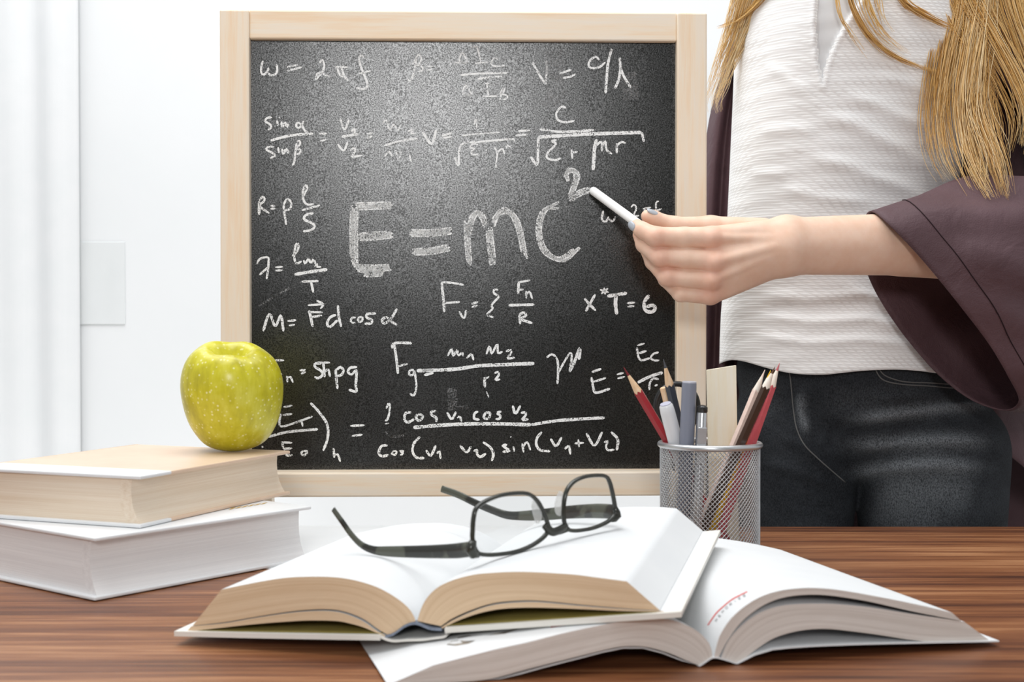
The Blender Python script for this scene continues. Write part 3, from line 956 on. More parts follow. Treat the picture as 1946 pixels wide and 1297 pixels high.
lb_T = [(1354, 1249), (1350, 1228), (1338, 1211), (1322, 1198), (1300, 1187), (1275, 1179), (1235, 1176), (1176, 1182.5), (1075, 1203), (1004, 1221), (932, 1237), (824, 1265)]
lb_B = [(1329, 1266), (1300, 1254), (1274, 1243), (1245, 1234), (1220, 1229.5), (1190, 1229), (1166, 1232), (1112, 1245), (1004, 1272), (932, 1291), (860, 1298), (737, 1303)]
lp = sheaf(f2, lb_T, lb_B, 0.0, LEN2, pw, 'page_block', pb, nl=9, fore=1)
slab(f2, [(1403, 1264), (1420, 1253), (1450, 1241.5), (1480, 1235), (1560, 1229.5), (1660, 1226), (1780, 1223.5), (1899, 1221)], 0.0009, -0.001, LEN2 + 0.002, M['cover_white'], 'back_cover', pb)
slab(f2, [(1328, 1269), (1300, 1259), (1274, 1248), (1245, 1238.5), (1220, 1233), (1190, 1233), (1166, 1236), (1112, 1250), (1030, 1271), (980, 1285), (932, 1296), (860, 1303), (745, 1308)], 0.0007, 0.002, LEN2 - 0.002, M['cover_white'], 'front_cover', pb)
slab(f2, [(1328, 1269.5), (1340, 1261.5), (1351, 1254), (1360, 1252), (1372, 1254.5), (1390, 1260), (1403, 1265)], 0.0008, -0.001, LEN2, M['cover_white'], 'spine', pb, n=20)
bv = mesh_bvh(rp)
mb = MB()
r_ = ribbon_on(bv, [(1345, 1189), (1353, 1177), (1362, 1165), (1376, 1152), (1391, 1140), (1406, 1132), (1420, 1125)], 2.2)
if r_:
    mb.grid(r_)
obj('printed_line', mb, M['ink_red'], rp, label='red printed line')
mb = MB()
tx = resample(crom(np.array([(1360, 1181), (1368, 1170), (1378, 1158), (1393, 1146), (1410, 1135), (1422, 1130)], float), 8), 17)
GL = {'M': '0,0 0,1;0,1 .5,.4;.5,.4 1,1;1,1 1,0', 'E': '0,0 0,1;0,1 1,1;0,.5 .8,.5;0,0 1,0', 'O': '0,0 0,1;0,1 1,1;1,1 1,0;1,0 0,0', 'R': '0,0 0,1;0,1 1,1;1,1 1,.5;1,.5 0,.5;.4,.5 1,0', 'I': '.5,0 .5,1', 'S': '1,1 0,1;0,1 0,.5;0,.5 1,.5;1,.5 1,0;1,0 0,0'}
for q, ch in enumerate('MEMORIES'):
    a, b = tx[q * 2], tx[q * 2 + 1]
    t_ = (b - a) * .82; nn = np.array([-t_[1], t_[0]]); nn = nn / np.linalg.norm(nn) * 3.8
    for st in GL[ch].split(';'):
        e = [np.array([float(k) for k in w.split(',')]) for w in st.split()]
        pp = [a + t_ * w[0] - nn * (w[1] - .5) for w in e]
        r_ = ribbon_on(bv, pp, 0.8, n=2)
        if r_:
            mb.grid(r_)
obj('printed_heading', mb, M['ink_grey'], rp, label='small grey printed heading')
bv = mesh_bvh(lp)
mb = MB()
for poly in ([(849, 1226), (858, 1219), (870, 1217), (882, 1219), (903, 1218), (890, 1224), (866, 1228)],
             [(868, 1214), (880, 1204), (905, 1198), (940, 1193), (975, 1190), (985, 1196), (960, 1205), (930, 1208), (905, 1210), (890, 1210)]):
    q = [cast(bv, *k) for k in poly]
    if all(k is not None for k in q):
        mb.add(q, [tuple(range(len(q)))])
obj('printed_picture', mb, M['ink_dark'], lp, label='dark printed picture')
mb = MB()
r_ = ribbon_on(bv, [(1046, 1191), (1060, 1189), (1074, 1187)], 5)
if r_:
    mb.grid(r_)
    obj('printed_mark', mb, M['ink_red'], lp, label='small red printed mark')

# --- the hardcover on top, with the glasses on it
O1, R1 = (-0.0583, 0.8116), (0.9692, -0.2462)
f1 = Frame(O1, R1, tilt=0.012)
hb = thing('open_book', 'open hardcover with tan page edges lying across the paperback, glasses on its pages', 'book', (-0.0583, 0.8116, 0.0), 'open books at the front')
LEN1 = 0.235
pt = [M['edge_tan'], M['paper']]  # fore-edges get the white paper slot, standing in for bright light on them
slab(f1, [(722, 1218), (600, 1216), (470, 1213.5), (331, 1210)], 0.0032, 0.0, LEN1, M['cover_cream'], 'front_cover', hb)
slab(f1, [(845, 1204), (960, 1196.5), (1120, 1186), (1295, 1174)], 0.0032, 0.0, LEN1, M['cover_cream'], 'back_cover', hb)
slab(f1, [(722, 1213), (734, 1218.5), (749, 1221.5), (772, 1220), (803, 1219), (826, 1216), (842, 1214), (850, 1209), (845, 1203)], 0.0011, 0.0, LEN1, M['cover_cream'], 'spine', hb, n=30)
slab(f1, [(732, 1213), (745, 1210), (757, 1202), (769, 1193.5), (785, 1188), (797, 1190), (811, 1196), (822, 1199), (839, 1200)], 0.0016, 0.002, LEN1 - 0.003, M['headband'], 'spine_lining', hb, n=30)
slab(f1, [(726, 1204.5), (600, 1203), (470, 1201), (376, 1199.5)], 0.0003, 0.003, LEN1 - 0.003, M['endpaper'], 'endpaper', hb)
slab(f1, [(848, 1190), (960, 1183.5), (1120, 1173.5), (1248, 1164.5)], 0.0003, 0.003, LEN1 - 0.003, M['endpaper'], 'endpaper', hb)
S0 = 0.003
LT = [(790, 1181), (783, 1165), (770, 1150), (750, 1135), (725, 1120.5), (700, 1110.5), (670, 1102.5), (640, 1098), (600, 1096.5), (545, 1098.5), (490, 1107), (421, 1121)]
LB = [(738, 1208), (718, 1196), (690, 1176.5), (655, 1163), (622, 1158.5), (580, 1160), (540, 1164.5), (480, 1174), (428, 1183), (366, 1190)]
sheaf(f1, LT, LB, S0, LEN1 - S0, pt, 'page_block', hb, nl=9, fore=1)
LT2 = [(736, 1209.5), (716, 1200), (690, 1181.5), (655, 1167), (622, 1162), (580, 1163), (540, 1167), (480, 1176), (428, 1185), (364, 1191)]
LB2 = [(734, 1211), (712, 1202), (688, 1192), (660, 1184.5), (639, 1181), (590, 1180), (540, 1182.5), (474, 1188), (410, 1195), (354, 1201)]
sheaf(f1, LT2, LB2, S0, LEN1 - S0, pt, 'page_sheaf', hb, nl=5, fore=1)
RT = [(793, 1181), (798, 1164), (805, 1147), (817, 1130), (835, 1115), (860, 1103.5), (890, 1095), (920, 1090.5), (990, 1087.5), (1080, 1092), (1130, 1098), (1191, 1106)]
RB = [(838, 1191), (860, 1176), (896, 1160), (932, 1148.5), (968, 1143.5), (1022, 1142.5), (1112, 1151), (1202, 1158.5), (1254, 1161)]
sheaf(f1, RT, RB, S0, LEN1 - S0, pt, 'page_block', hb, nl=9, fore=1)
RT2 = [(839, 1193), (862, 1179), (898, 1163), (932, 1152), (968, 1147), (1022, 1145.5), (1112, 1153.5), (1202, 1160), (1256, 1162)]
RB2 = [(839, 1196), (870, 1180.5), (910, 1166.5), (950, 1158.5), (989, 1156), (1030, 1156), (1076, 1157.5), (1130, 1160), (1184, 1162.5), (1264, 1164)]
sheaf(f1, RT2, RB2, S0, LEN1 - S0, pt, 'page_sheaf', hb, nl=5, fore=1)

# ------------------------------------------------------------------ eyeglasses (upside down, straddling the open pages)
def gpx(x, y):
    return 600 + x / 2.994, 880 + y / 2.994


GA, GB = P(*gpx(890, 480), 0.836), P(*gpx(1705, 300), 0.926)
gd = (GB - GA) * np.array([1, 1, 0]); gd /= np.linalg.norm(gd)
gn = np.array([gd[1], -gd[0], 0])              # towards the viewer's right
glasses = thing('eyeglasses', 'dark framed eyeglasses lying upside down on the open book pages', 'glasses', tuple((GA + GB) / 2 * np.array([1, 1, 0]) + np.array([0, 0, 0.045])))


def gpt(x, y, off=0.0):
    return PP(*gpx(x, y), GA + gn * off, gn)


near = [(893, 440), (893, 380), (897, 320), (912, 262), (960, 222), (1050, 186), (1150, 173), (1215, 180), (1258, 215), (1288, 265), (1312, 325), (1325, 375), (1300, 420), (1235, 468), (1150, 503), (1050, 521), (960, 524), (915, 505)]
far = [(1432, 375), (1416, 345), (1410, 290), (1413, 220), (1430, 155), (1470, 107), (1530, 80), (1600, 72), (1650, 78), (1672, 110), (1688, 170), (1700, 235), (1704, 285), (1680, 322), (1630, 352), (1570, 374), (1500, 386), (1455, 386)]


def closed_tube(mb, pts, ra, rb, nrm, n=10):
    p = np.asarray(pts)
    m_ = len(p)
    t = np.roll(p, -1, 0) - np.roll(p, 1, 0)
    t /= np.linalg.norm(t, axis=1)[:, None]
    side = np.cross(t, nrm)
    side /= np.linalg.norm(side, axis=1)[:, None]
    ang = np.arange(n) * 2 * math.pi / n
    g = p[:, None] + np.cos(ang)[None, :, None] * side[:, None] * ra + np.sin(ang)[None, :, None] * nrm * rb
    mb.grid(g, cu=True, cv=True)


mb = MB()
rims = []
for rim in (near, far):
    pts = np.array([gpt(*q) for q in rim])
    c = crom(pts, 5, True)
    rims.append(c)
    closed_tube(mb, c, 0.00135, 0.0019, gn)
mb.tube(crom(np.array([gpt(1305, 355), gpt(1340, 392, .001), gpt(1375, 388, .001), gpt(1425, 362)]), 6), [0.0022] * 19, 10, flat=(1.3, 0.9))
mb.tube(crom(np.array([gpt(1318, 392), gpt(1350, 402), gpt(1390, 396), gpt(1440, 378)]), 6), [0.0016] * 19, 8)
mb.tube(np.array([gpt(898, 440), gpt(886, 470), gpt(880, 495), gpt(896, 520), gpt(925, 522)]), [0.002, 0.0034, 0.0036, 0.0032, 0.0022], 10)
mb.tube(np.array([gpt(1700, 250), gpt(1712, 280), gpt(1716, 300), gpt(1700, 318), gpt(1680, 325)]), [0.0018, 0.0026, 0.003, 0.0026, 0.0018], 10)
obj('frame', mb, M['glasses'], glasses, smooth=True)
for c in rims:
    ctr = c.mean(0)
    g = [[ctr + (p - ctr) * k + gn * 0.0022 * (1 - k * k) for p in c] for k in (0.02, 0.35, 0.7, 0.985)]
    mbl = MB().grid(g, cv=True)
    mbl.f.append(tuple(range(len(c)))); mbl.m.append(0)
    obj('lens', mbl, M['lens'], glasses, smooth=True)
# temples
tp_n = crom(np.array([P(*gpx(880, 492), .837), P(*gpx(780, 503), .851), P(*gpx(600, 507), .872), P(*gpx(420, 505), .892), P(*gpx(330, 497), .902), P(*gpx(262, 468), .909), P(*gpx(205, 412), .915), P(*gpx(150, 335), .921), P(*gpx(100, 265), .927)]), 6)
k = len(tp_n)
hh = np.interp(np.linspace(0, 1, k), [0, .1, .35, .5, .62, .75, 1], [.0048, .0048, .0037, .0028, .0025, .0024, .0022])
obj('temple', MB().tube(tp_n, hh, 12, flat=(1.0, 0.36), up=(0, 0, 1)), M['temple'], glasses, smooth=True)
tp_f = crom(np.array([P(*gpx(1708, 280), .932), P(*gpx(1600, 275), .945), P(*gpx(1450, 281), .962), P(*gpx(1300, 295), .978), P(*gpx(1180, 302), .990), P(*gpx(1090, 298), .998), P(*gpx(1015, 274), 1.004), P(*gpx(910, 230), 1.012), P(*gpx(810, 182), 1.020), P(*gpx(716, 148), 1.026)]), 6)
k = len(tp_f)
hh = np.interp(np.linspace(0, 1, k), [0, .1, .35, .5, .62, .75, 1], [.0052, .0052, .0042, .0032, .0030, .0029, .0027])
obj('temple', MB().tube(tp_f, hh, 12, flat=(1.0, 0.36), up=(0, 0, 1)), M['temple'], glasses, smooth=True)
for cx_, cy_, sg in ((1258, 275, -1), (1388, 232, 1)):
    c = gpt(cx_, cy_, -0.004)
    g = []
    for a in np.linspace(0.01, math.pi - .01, 9):
        g.append([c + EZ * 0.0085 * math.cos(a) + (gd * (0.0022 * math.cos(b) + sg * 0.002 * math.cos(a)) + gn * 0.0042 * math.sin(b)) * math.sin(a) for b in np.linspace(0, 2 * math.pi, 14, endpoint=False)])
    obj('nose_pad', MB().grid(g, cv=True), M['pad'], glasses, smooth=True)

# ------------------------------------------------------------------ wire mesh pencil cup and what stands in it
CD = 1.18
cc = P(1349, 845, CD)
CR, CZ = 0.0432, cc[2]
cup = thing('pencil_cup', 'round silver wire mesh cup holding pencils and pens on the table', 'pencil cup', (cc[0], CD, 0))
c0 = np.array([cc[0], CD, 0.0])
ang = np.linspace(0, 2 * math.pi, 96, endpoint=False)
mb = MB()
for zc, tr_ in ((CZ, 0.0029),):
    ring = np.array([c0 + (CR * math.cos(a), CR * math.sin(a), zc) for a in ang])
    closed_tube(mb, ring, tr_, tr_ * 0.95, EZ, 12)
obj('rim', mb, M['mesh_wire'], cup, smooth=True)
obj('base', MB().lathe([(0.0005, 0.0005), (CR - .001, 0.0005), (CR + .0012, 0.0025), (CR + .0008, 0.006), (CR - .001, 0.0062), (CR - .0014, 0.003), (0.0005, 0.003)], 72, c0), M['mesh_wire'], cup, smooth=True, angle=40)
mb = MB()
NC, rows = 68, 22
zs = np.linspace(0.005, CZ - 0.001, rows * 2 + 1)
for sgn in (1, -1):
    for q in range(NC):
        th = 2 * math.pi * (q / NC + sgn * (zs - zs[0]) / (zs[-1] - zs[0]) * rows / NC)
        rad = CR + 0.0002 * sgn
        mb.tube(np.stack([c0[0] + rad * np.cos(th), c0[1] + rad * np.sin(th), zs], 1), 0.00046, 4, caps=False)
obj('wire_mesh', mb, M['mesh_wire'], cup, smooth=True)


def px_of(p):
    d = np.asarray(p) - CAM
    return F_PX * d[0] / (d[1] * _CP - d[2] * _SP) + CX, CY - F_PX * (d[1] * _SP + d[2] * _CP) / (d[1] * _CP - d[2] * _SP)


def stick_line(rim, base, top_y):
    """rim, base: place in the cup (m from its axis) at rim height and just above its floor; top_y: photo row of the tip."""
    e = c0 + np.array([base[0], base[1], 0.0105])
    b = c0 + np.array([rim[0], rim[1], 0.0955])
    lo_, hi_ = 1.0, 4.0
    for _ in range(40):
        mm_ = (lo_ + hi_) / 2
        if px_of(e + (b - e) * mm_)[1] > top_y:
            lo_ = mm_
        else:
            hi_ = mm_
    return e + (b - e) * lo_, e


def pencil(label, rim, base, top_y, shaft, lead, wood, r=0.0040, tipL=0.020, spin=0.2, group='pencils in the wire mesh cup'):
    a, e = stick_line(rim, base, top_y)
    ax = (a - e) / np.linalg.norm(a - e)
    root = thing('pencil', label, 'pencil', tuple(e), group)
    L = np.linalg.norm(a - e)
    h = np.cross(ax, (0, 1, 0)); h /= np.linalg.norm(h)
    w = np.cross(ax, h)

    def ring(t, rad, n=6, sc=0.0):
        return [e + ax * (t + (sc * (1 if i % 2 else -1) if n == 12 else 0)) + rad * (h * math.cos(spin + 2 * math.pi * i / n) + w * math.sin(spin + 2 * math.pi * i / n)) for i in range(n)]
    # hexagonal lacquered shaft (12 points so that the scalloped end shows)
    def hexring(t, sc):
        out = []
        for i in range(12):
            rad = r if i % 2 == 0 else r * math.cos(math.pi / 6)
            tt = t + (-sc if i % 2 else sc)
            out.append(e + ax * tt + rad * (h * math.cos(spin + math.pi * i / 6) + w * math.sin(spin + math.pi * i / 6)))
        return out
    g = np.array([hexring(0, 0), hexring(L - tipL - .004, 0), hexring(L - tipL, 0.0011)])
    mb = MB().grid(g, cv=True)
    mb.f.append(tuple(range(12))); mb.m.append(0)
    obj('shaft', mb, shaft, root)
    g = np.array([ring(L - tipL - .002, r * .86, 20), ring(L - tipL * .92, r * .82, 20), ring(L - tipL * 0.34, r * 0.30, 20)])
    obj('sharpened_wood', MB().grid(g, cv=True), wood, root, smooth=True)
    g = np.array([ring(L - tipL * 0.35, r * 0.30, 12), ring(L - tipL * .12, r * .13, 12), ring(L, r * .04, 12)])
    mb = MB().grid(g, cv=True)
    mb.f.append(tuple(24 + i for i in reversed(range(12)))); mb.m.append(0)
    obj('lead', mb, lead, root, smooth=True)
    return root


pencil('dark red pencil leaning out over the left of the cup rim', (-.0336, .004), (.017, .001), 698, M['red'], M['lead_red'], M['rawwood'], 0.0043, 0.026, 0.35)
pencil('blue-grey pencil with a dark grey point, behind the grey marker', (-.0218, .008), (0, .024), 683, M['graphite'], M['lead_grey'], M['rawwood'], 0.0045, 0.024, 0.3)
pencil('dark brown pencil with a pale sharpened end beside the wooden ruler', (.0224, -.0175), (-.0142, -.0145), 697, M['brown'], M['lead_brown'], M['palewood'], 0.0042, 0.020, 0.15)
pencil('yellow pencil squeezed between the brown and the coral pencils', (.0298, .004), (-.003, -.007), 704, M['yellow'], M['yellow'], M['palewood'], 0.0040, 0.022, 0.5)
pencil('coral red pencil with pink point, at the right side of the cup', (.0342, -.006), (.003, -.014), 690, M['coral'], M['lead_coral'], M['palewood'], 0.0043, 0.022, 0.45)
pencil('cream pink pencil on the ruler side of the brown pencil', (.0186, -.008), (-.016, -.006), 703, M['cream'], M['cream'], M['palewood'], 0.0038, 0.020, 0.2)


def pen_body(root, a, e, prof, mats_parts):
    ax = (a - e) / np.linalg.norm(a - e)
    L = np.linalg.norm(a - e)
    h = np.cross(ax, (0, 1, 0)); h /= np.linalg.norm(h)
    w = np.cross(ax, h)
    for nm, pr_, m_ in mats_parts:
        g = [[e + ax * (L + t) + rad * (h * math.cos(q) + w * math.sin(q)) for q in np.linspace(0, 2 * math.pi, 28, endpoint=False)] for rad, t in pr_]
        mb = MB().grid(np.array(g), cv=True)
        mb.f += [tuple(range(28)), tuple((len(pr_) - 1) * 28 + k for k in reversed(range(28)))]
        mb.m += [0, 0]
        obj(nm, mb, m_, root, smooth=True, angle=40)
    return ax, L, h, w


def pen(name, label, cat, rim, base, top_y, parts):
    a, e = stick_line(rim, base, top_y)
    root = thing(name, label, cat, tuple(e), 'pens and markers in the wire mesh cup')
    L = np.linalg.norm(a - e)
    pp = [(n_, [(r_, t_ if t_ > -90 else -L) for r_, t_ in pr_], m_) for n_, pr_, m_ in parts]
    return root, pen_body(root, a, e, None, pp), a, e


pen('marker', 'white capped marker in front of the red pencil', 'marker', (-.0300, -.0118), (-.005, .010), 768,
    [('cap', [(0.0065, -0.045), (0.0065, -0.008), (0.0060, -0.002), (0.0050, -0.0004)], M['white_plastic']),
     ('cap_end', [(0.0050, -0.0012), (0.0048, 0.0003), (0.0005, 0.0004)], M['lilac_plastic']),
     ('barrel', [(0.0048, -100), (0.0058, -0.044)], M['white_plastic'])])
r0, (ax, L, h, w), a, e = pen('marker', 'tall grey-blue marker with open ringed end, standing upright', 'marker', (-.0236, -.0235), (-.0268, -.0215), 728,
    [('barrel', [(0.0060, -100), (0.0064, -0.050), (0.0064, -0.004), (0.0062, 0.0)], M['grey_plastic']),
     ('end_ring', [(0.0062, -0.0005), (0.0060, 0.0012), (0.0044, 0.0013), (0.0042, 0.0003)], M['grey_light']),
     ('end_plug', [(0.0036, -0.0004), (0.0034, 0.0011), (0.0004, 0.0012)], M['grey_light'])])
root, (ax, L, h, w), a, e = pen('pen', 'short silver pen with black push button beside the grey marker', 'pen', (-.0125, -.0288), (-.0165, -.0288), 772,
    [('button', [(0.0042, -0.006), (0.0048, -0.0045), (0.0046, -0.001), (0.0030, 0.0006), (0.0004, 0.001)], M['black_plastic']),
     ('barrel', [(0.0046, -100), (0.0046, -0.0065), (0.0042, -0.0055)], M['steel'])])
cl = MB()
c_t, c_b = a - ax * 0.018, a - ax * 0.050
off = np.array([0.0, -0.0056, 0])
cl.box(c_b + off - (0.0042, 0.001, 0), (0.0084, 0, 0), (0, 0.0018, 0), c_t - c_b)
obj('clip', cl, M['steel'], root, bevel=0.0012)
# unsharpened light wood stick
a, e = stick_line((-.026, .0165), (-.003, .032), 737)
st_ = thing('wooden_stick', 'plain light wood stick with cut end, between white marker and blue-grey pencil', 'stick', tuple(e))
pen_body(st_, a, e, None, [('stick', [(0.0034, -np.linalg.norm(a - e)), (0.0034, -0.0006), (0.003, 0)], M['rawwood'])])
# ruler
rt, rb_ = P(1370.5, 699, 1.192), P(1373, 843, 1.192)
dn = rb_ - rt; dn = dn / dn[2]
bot = rt + dn * (0.0065 - rt[2])
rl = thing('ruler', 'flat pale wooden ruler standing upright in the cup', 'ruler', tuple(bot))
hw = 0.0131
wv = np.array([hw, 0, 0.0])
v8 = []
for s_, y_ in ((-1, -1), (1, -1), (1, 1), (-1, 1)):
    v8.append(bot + s_ * wv + (0, y_ * 0.0016, 0))
for s_, y_ in ((-1, -1), (1, -1), (1, 1), (-1, 1)):
    v8.append(rt + s_ * wv + (0, y_ * 0.0016, 0) + EZ * (0.0021 * s_))
obj('blade', MB().add(v8, [(0, 3, 2, 1), (4, 5, 6, 7), (0, 1, 5, 4), (1, 2, 6, 5), (2, 3, 7, 6), (3, 0, 4, 7)]), M['ruler'], rl, bevel=0.0004)
# scissors: a black loop handle above the rim, blade down in the cup
sb = P(1290, 842, 1.200)
sc_ = thing('scissors', 'scissors with a black oval loop handle standing behind the markers', 'scissors', (sb[0], 1.20, 0.007))
el = [(1286 + 40 * math.cos(q) * (1 + .08 * math.sin(q)), 778 - 48 * math.sin(q)) for q in np.linspace(0, 2 * math.pi, 40, endpoint=False)]
mb = MB()
closed_tube(mb, np.array([P(*q, 1.206) for q in el]), 0.0026, 0.003, np.array([0, -1.0, 0]), 10)
mb.tube(np.array([P(1289, 824, 1.206), P(1296, 845, 1.2065), P(1298, 868, 1.2085)]), [0.0032, 0.0034, 0.0026], 10)
obj('handle', mb, M['black_plastic'], sc_, smooth=True)
b1, b2 = P(1298, 862, 1.2085), np.array([P(1294, 1040, 1.208)[0], 1.2075, 0.007])
obj('blade', MB().add([b1 + (-.005, -.0008, 0), b1 + (.005, -.0008, 0), b1 + (.005, .0008, 0), b1 + (-.005, .0008, 0), b2 + (-.0012, -.0006, 0), b2 + (.0012, -.0006, 0), b2 + (.0012, .0006, 0), b2 + (-.0012, .0006, 0)],
    [(0, 1, 2, 3), (7, 6, 5, 4), (0, 4, 5, 1), (1, 5, 6, 2), (2, 6, 7, 3), (3, 7, 4, 0)]), M['steel'], sc_)
# ------------------------------------------------------------------ person
person = thing('person', 'person in white knit top, dark jeans and plum jacket, pointing with chalk', 'person', (0.41, 1.60, FLOOR_Z))


def proj(V):
    d = V - CAM
    depth = d[..., 1] * _CP - d[..., 2] * _SP
    up = d[..., 1] * _SP + d[..., 2] * _CP
    return CX + F_PX * d[..., 0] / depth, CY - F_PX * up / depth


def seg_dist(px, py, line):
    """distance in pixels to a polyline, and how far along it."""
    best = np.full(px.shape, 1e9); along = np.zeros(px.shape)
    L = np.asarray(line, float)
    n = len(L) - 1
    for i in range(n):
        a, b = L[i], L[i + 1]
        ab = b - a
        t = np.clip(((px - a[0]) * ab[0] + (py - a[1]) * ab[1]) / (ab @ ab), 0, 1)
        d = np.hypot(px - a[0] - t * ab[0], py - a[1] - t * ab[1])
        m_ = d < best
        best = np.where(m_, d, best)
        along = np.where(m_, (i + t) / n, along)
    return best, along


def ridges(px, py, spec):
    out = np.zeros(px.shape)
    for line, w, amp in spec:
        d, t = seg_dist(px, py, line)
        out += amp * np.exp(-(d / w) ** 2) * np.clip(np.sin(np.pi * np.clip(t, 0.02, 0.98)) * 1.6, 0, 1)
    return out


def vnormals(V, Fc):
    n = np.zeros_like(V)
    a = np.cross(V[Fc[:, 2]] - V[Fc[:, 0]], V[Fc[:, 3]] - V[Fc[:, 1]])
    for k in range(4):
        np.add.at(n, Fc[:, k], a)
    return n / (np.linalg.norm(n, axis=1)[:, None] + 1e-12)


# --- body: arm and hand finely, the rest under the clothes coarsely
HD = 1.345


def J(px, py, dd):
    return P(px, py, HD + dd)


def chain(X, pts, k):
    d = None
    for (a, ra), (b, rb) in zip(pts[:-1], pts[1:]):
        c = cone(X, a, b, ra, rb)
        d = c if d is None else smin(d, c, k)
    return d


FINGERS = {
 'index': [(J(1352, 452, -.002), .0112), (J(1300, 452, -.0035), .0104), (J(1246, 450, -.004), .0098), (J(1219, 437, .006), .0082), (J(1211, 429, .011), .0066)],
 'middle': [(J(1358, 496, -.004), .0108), (J(1305, 491, -.002), .0104), (J(1254, 488, .000), .0097), (J(1224, 465, .014), .0082), (J(1215, 447, .022), .0068)],
 'ring': [(J(1352, 532, 0), .0105), (J(1267, 526, .004), .0092), (J(1241, 498, .022), .0080), (J(1227, 472, .032), .0068)],
 'little': [(J(1350, 561, .009), .0096), (J(1293, 559, .008), .0078), (J(1264, 532, .024), .0068), (J(1248, 506, .036), .0058)],
}
THUMB = [(J(1450, 440, .040), .0140), (J(1350, 431, .034), .0108), (J(1280, 429, .028), .0088), (J(1240, 414, .023), .0072), (J(1230, 411, .021), .0064)]
PALM = [[(J(1492, 442, .018), .0150), (J(1352, 451, -.001), .0108)],
        [(J(1494, 462, .010), .0150), (J(1358, 497, -.003), .0108)],
        [(J(1494, 480, .012), .0150), (J(1352, 532, .001), .0104)],
        [(J(1492, 494, .020), .0140), (J(1350, 561, .010), .0098)],
        [(J(1470, 462, .036), .0165), (J(1372, 490, .026), .0150)],
        [(J(1470, 490, .034), .0140), (J(1372, 540, .024), .0120)]]
FORE = [[(J(1496, 442, .020), .0150), (P(1720, 439, 1.405), .0185)],
        [(J(1496, 494, .020), .0152), (P(1790, 490, 1.420), .0190)],
        [(J(1496, 468, .014), .0165), (P(1760, 464, 1.412), .0225)],
        [(P(1720, 462, 1.41), .029), (P(1990, 492, 1.475), .036)]]
BUMPS = [(J(1352, 452, -.0065), .0075), (J(1358, 499, -.0085), .0078), (J(1352, 534, -.0045), .0070), (J(1350, 562, .0045), .0060),
         (J(1248, 450, -.0072), .0070), (J(1256, 490, -.0032), .0070), (J(1269, 526, .0008), .0066)]
TEND = [[(J(1352, 452, -.0105), .0034), (J(1470, 455, .0015), .0036)], [(J(1358, 498, -.0125), .0034), (J(1472, 470, -.0028), .0036)],
        [(J(1352, 533, -.0085), .0032), (J(1472, 482, -.0012), .0034)]]


def hand_sdf(X):
    X = X.astype(np.float32)
    d = None
    for c in PALM:
        q = chain(X, c, 0.004)
        d = q if d is None else smin(d, q, 0.010)
    for c in FORE:
        d = smin(d, chain(X, c, 0.01), 0.014)
    for c in TEND:
        d = smin(d, chain(X, c, 0.002), 0.004)
    th = chain(X, THUMB, 0.005)
    d = smin(d, th, 0.005)
    fin = None
    for nm in ('little', 'ring', 'middle', 'index'):
        q = chain(X, FINGERS[nm], 0.003)
        fin = q if fin is None else smin(fin, q, 0.0012)
    d = smin(d, fin, 0.0035)
    for c, r in BUMPS:
        d = smin(d, np.linalg.norm(X - c.astype(np.float32), axis=-1) - r, 0.005)
    return d


lo = (P(1180, 600, 1.29)[0] , 1.298, P(1500, 600, 1.38)[2])
V1, F1 = surface_nets(hand_sdf, (0.106, 1.305, 0.2135), (0.475, 1.47, 0.327), 0.00095)
V1 = relax(V1, F1, 2, 0.5)

SH = P(2110, 40, 1.59)


def torso_sdf(X):
    Y = (X - np.array([0.405, 1.605, 0])) * np.array([1, 1.45, 1]) + np.array([0.405, 1.605, 0])
    d = cone(Y, (0.41, 1.605, 0.16), (0.405, 1.605, 0.26), 0.112, 0.106)
    d = smin(d, cone(Y, (0.405, 1.605, 0.26), (0.405, 1.605, 0.55), 0.106, 0.124), 0.03)
    d = smin(d, cone(X, (0.27, 1.62, 0.66), (0.63, 1.62, 0.63), 0.052, 0.052), 0.05)
    d = smin(d, cone(X, (0.43, 1.61, 0.66), (0.43, 1.59, 0.80), 0.058, 0.052), 0.03)
    d = smin(d, cone(X, (0.635, 1.62, 0.62), P(2060, 500, 1.49), 0.046, 0.037), 0.02)
    d = smin(d, cone(X, P(2060, 500, 1.49), P(1800, 475, 1.425), 0.036, 0.030), 0.01)
    for sx, fx in ((0.335, 0.322), (0.492, 0.502)):
        d = smin(d, cone(X, (sx, 1.605, 0.06), (fx, 1.60, -0.36), 0.066, 0.044), 0.02)
        d = smin(d, cone(X, (fx, 1.60, -0.36), (fx, 1.615, -0.69), 0.046, 0.034), 0.02)
        d = smin(d, cone(X, (fx, 1.625, -0.712), (fx, 1.50, -0.720), 0.026, 0.018), 0.02)
    return d


V2, F2 = surface_nets(torso_sdf, (0.16, 1.38, -0.75), (0.74, 1.76, 0.86), 0.0075)
mb = MB().add(V1, F1).add(V2, F2)
m = mat('skin', (0.8, 0.55, 0.43), 0.48, 0.4)
t = NT(m)
at = t.node('ShaderNodeAttribute', attribute_name='flush')
v = t.coords('Object')
n = t.noise(v, 60, 4, 0.6)
base = t.ramp(n, [(0.35, (0.80, 0.535, 0.395)), (0.65, (0.84, 0.60, 0.465))])
t.color(t.mix(at.outputs['Fac'], base, (0.74, 0.33, 0.235)))
t.bump(t.noise(v, 1400, 2, 0.5), 0.12, 0.0004)
m.node_tree.nodes['Principled BSDF'].inputs['Subsurface Weight'].default_value = 0.12
m.node_tree.nodes['Principled BSDF'].inputs['Subsurface Radius'].default_value = (0.006, 0.002, 0.001)
m.node_tree.nodes['Principled BSDF'].inputs['Subsurface Scale'].default_value = 1.0
M['skin'] = m
body = obj('body', mb, M['skin'], person, smooth=True)
VV = np.vstack([V1, V2])
fl = np.zeros(len(VV))
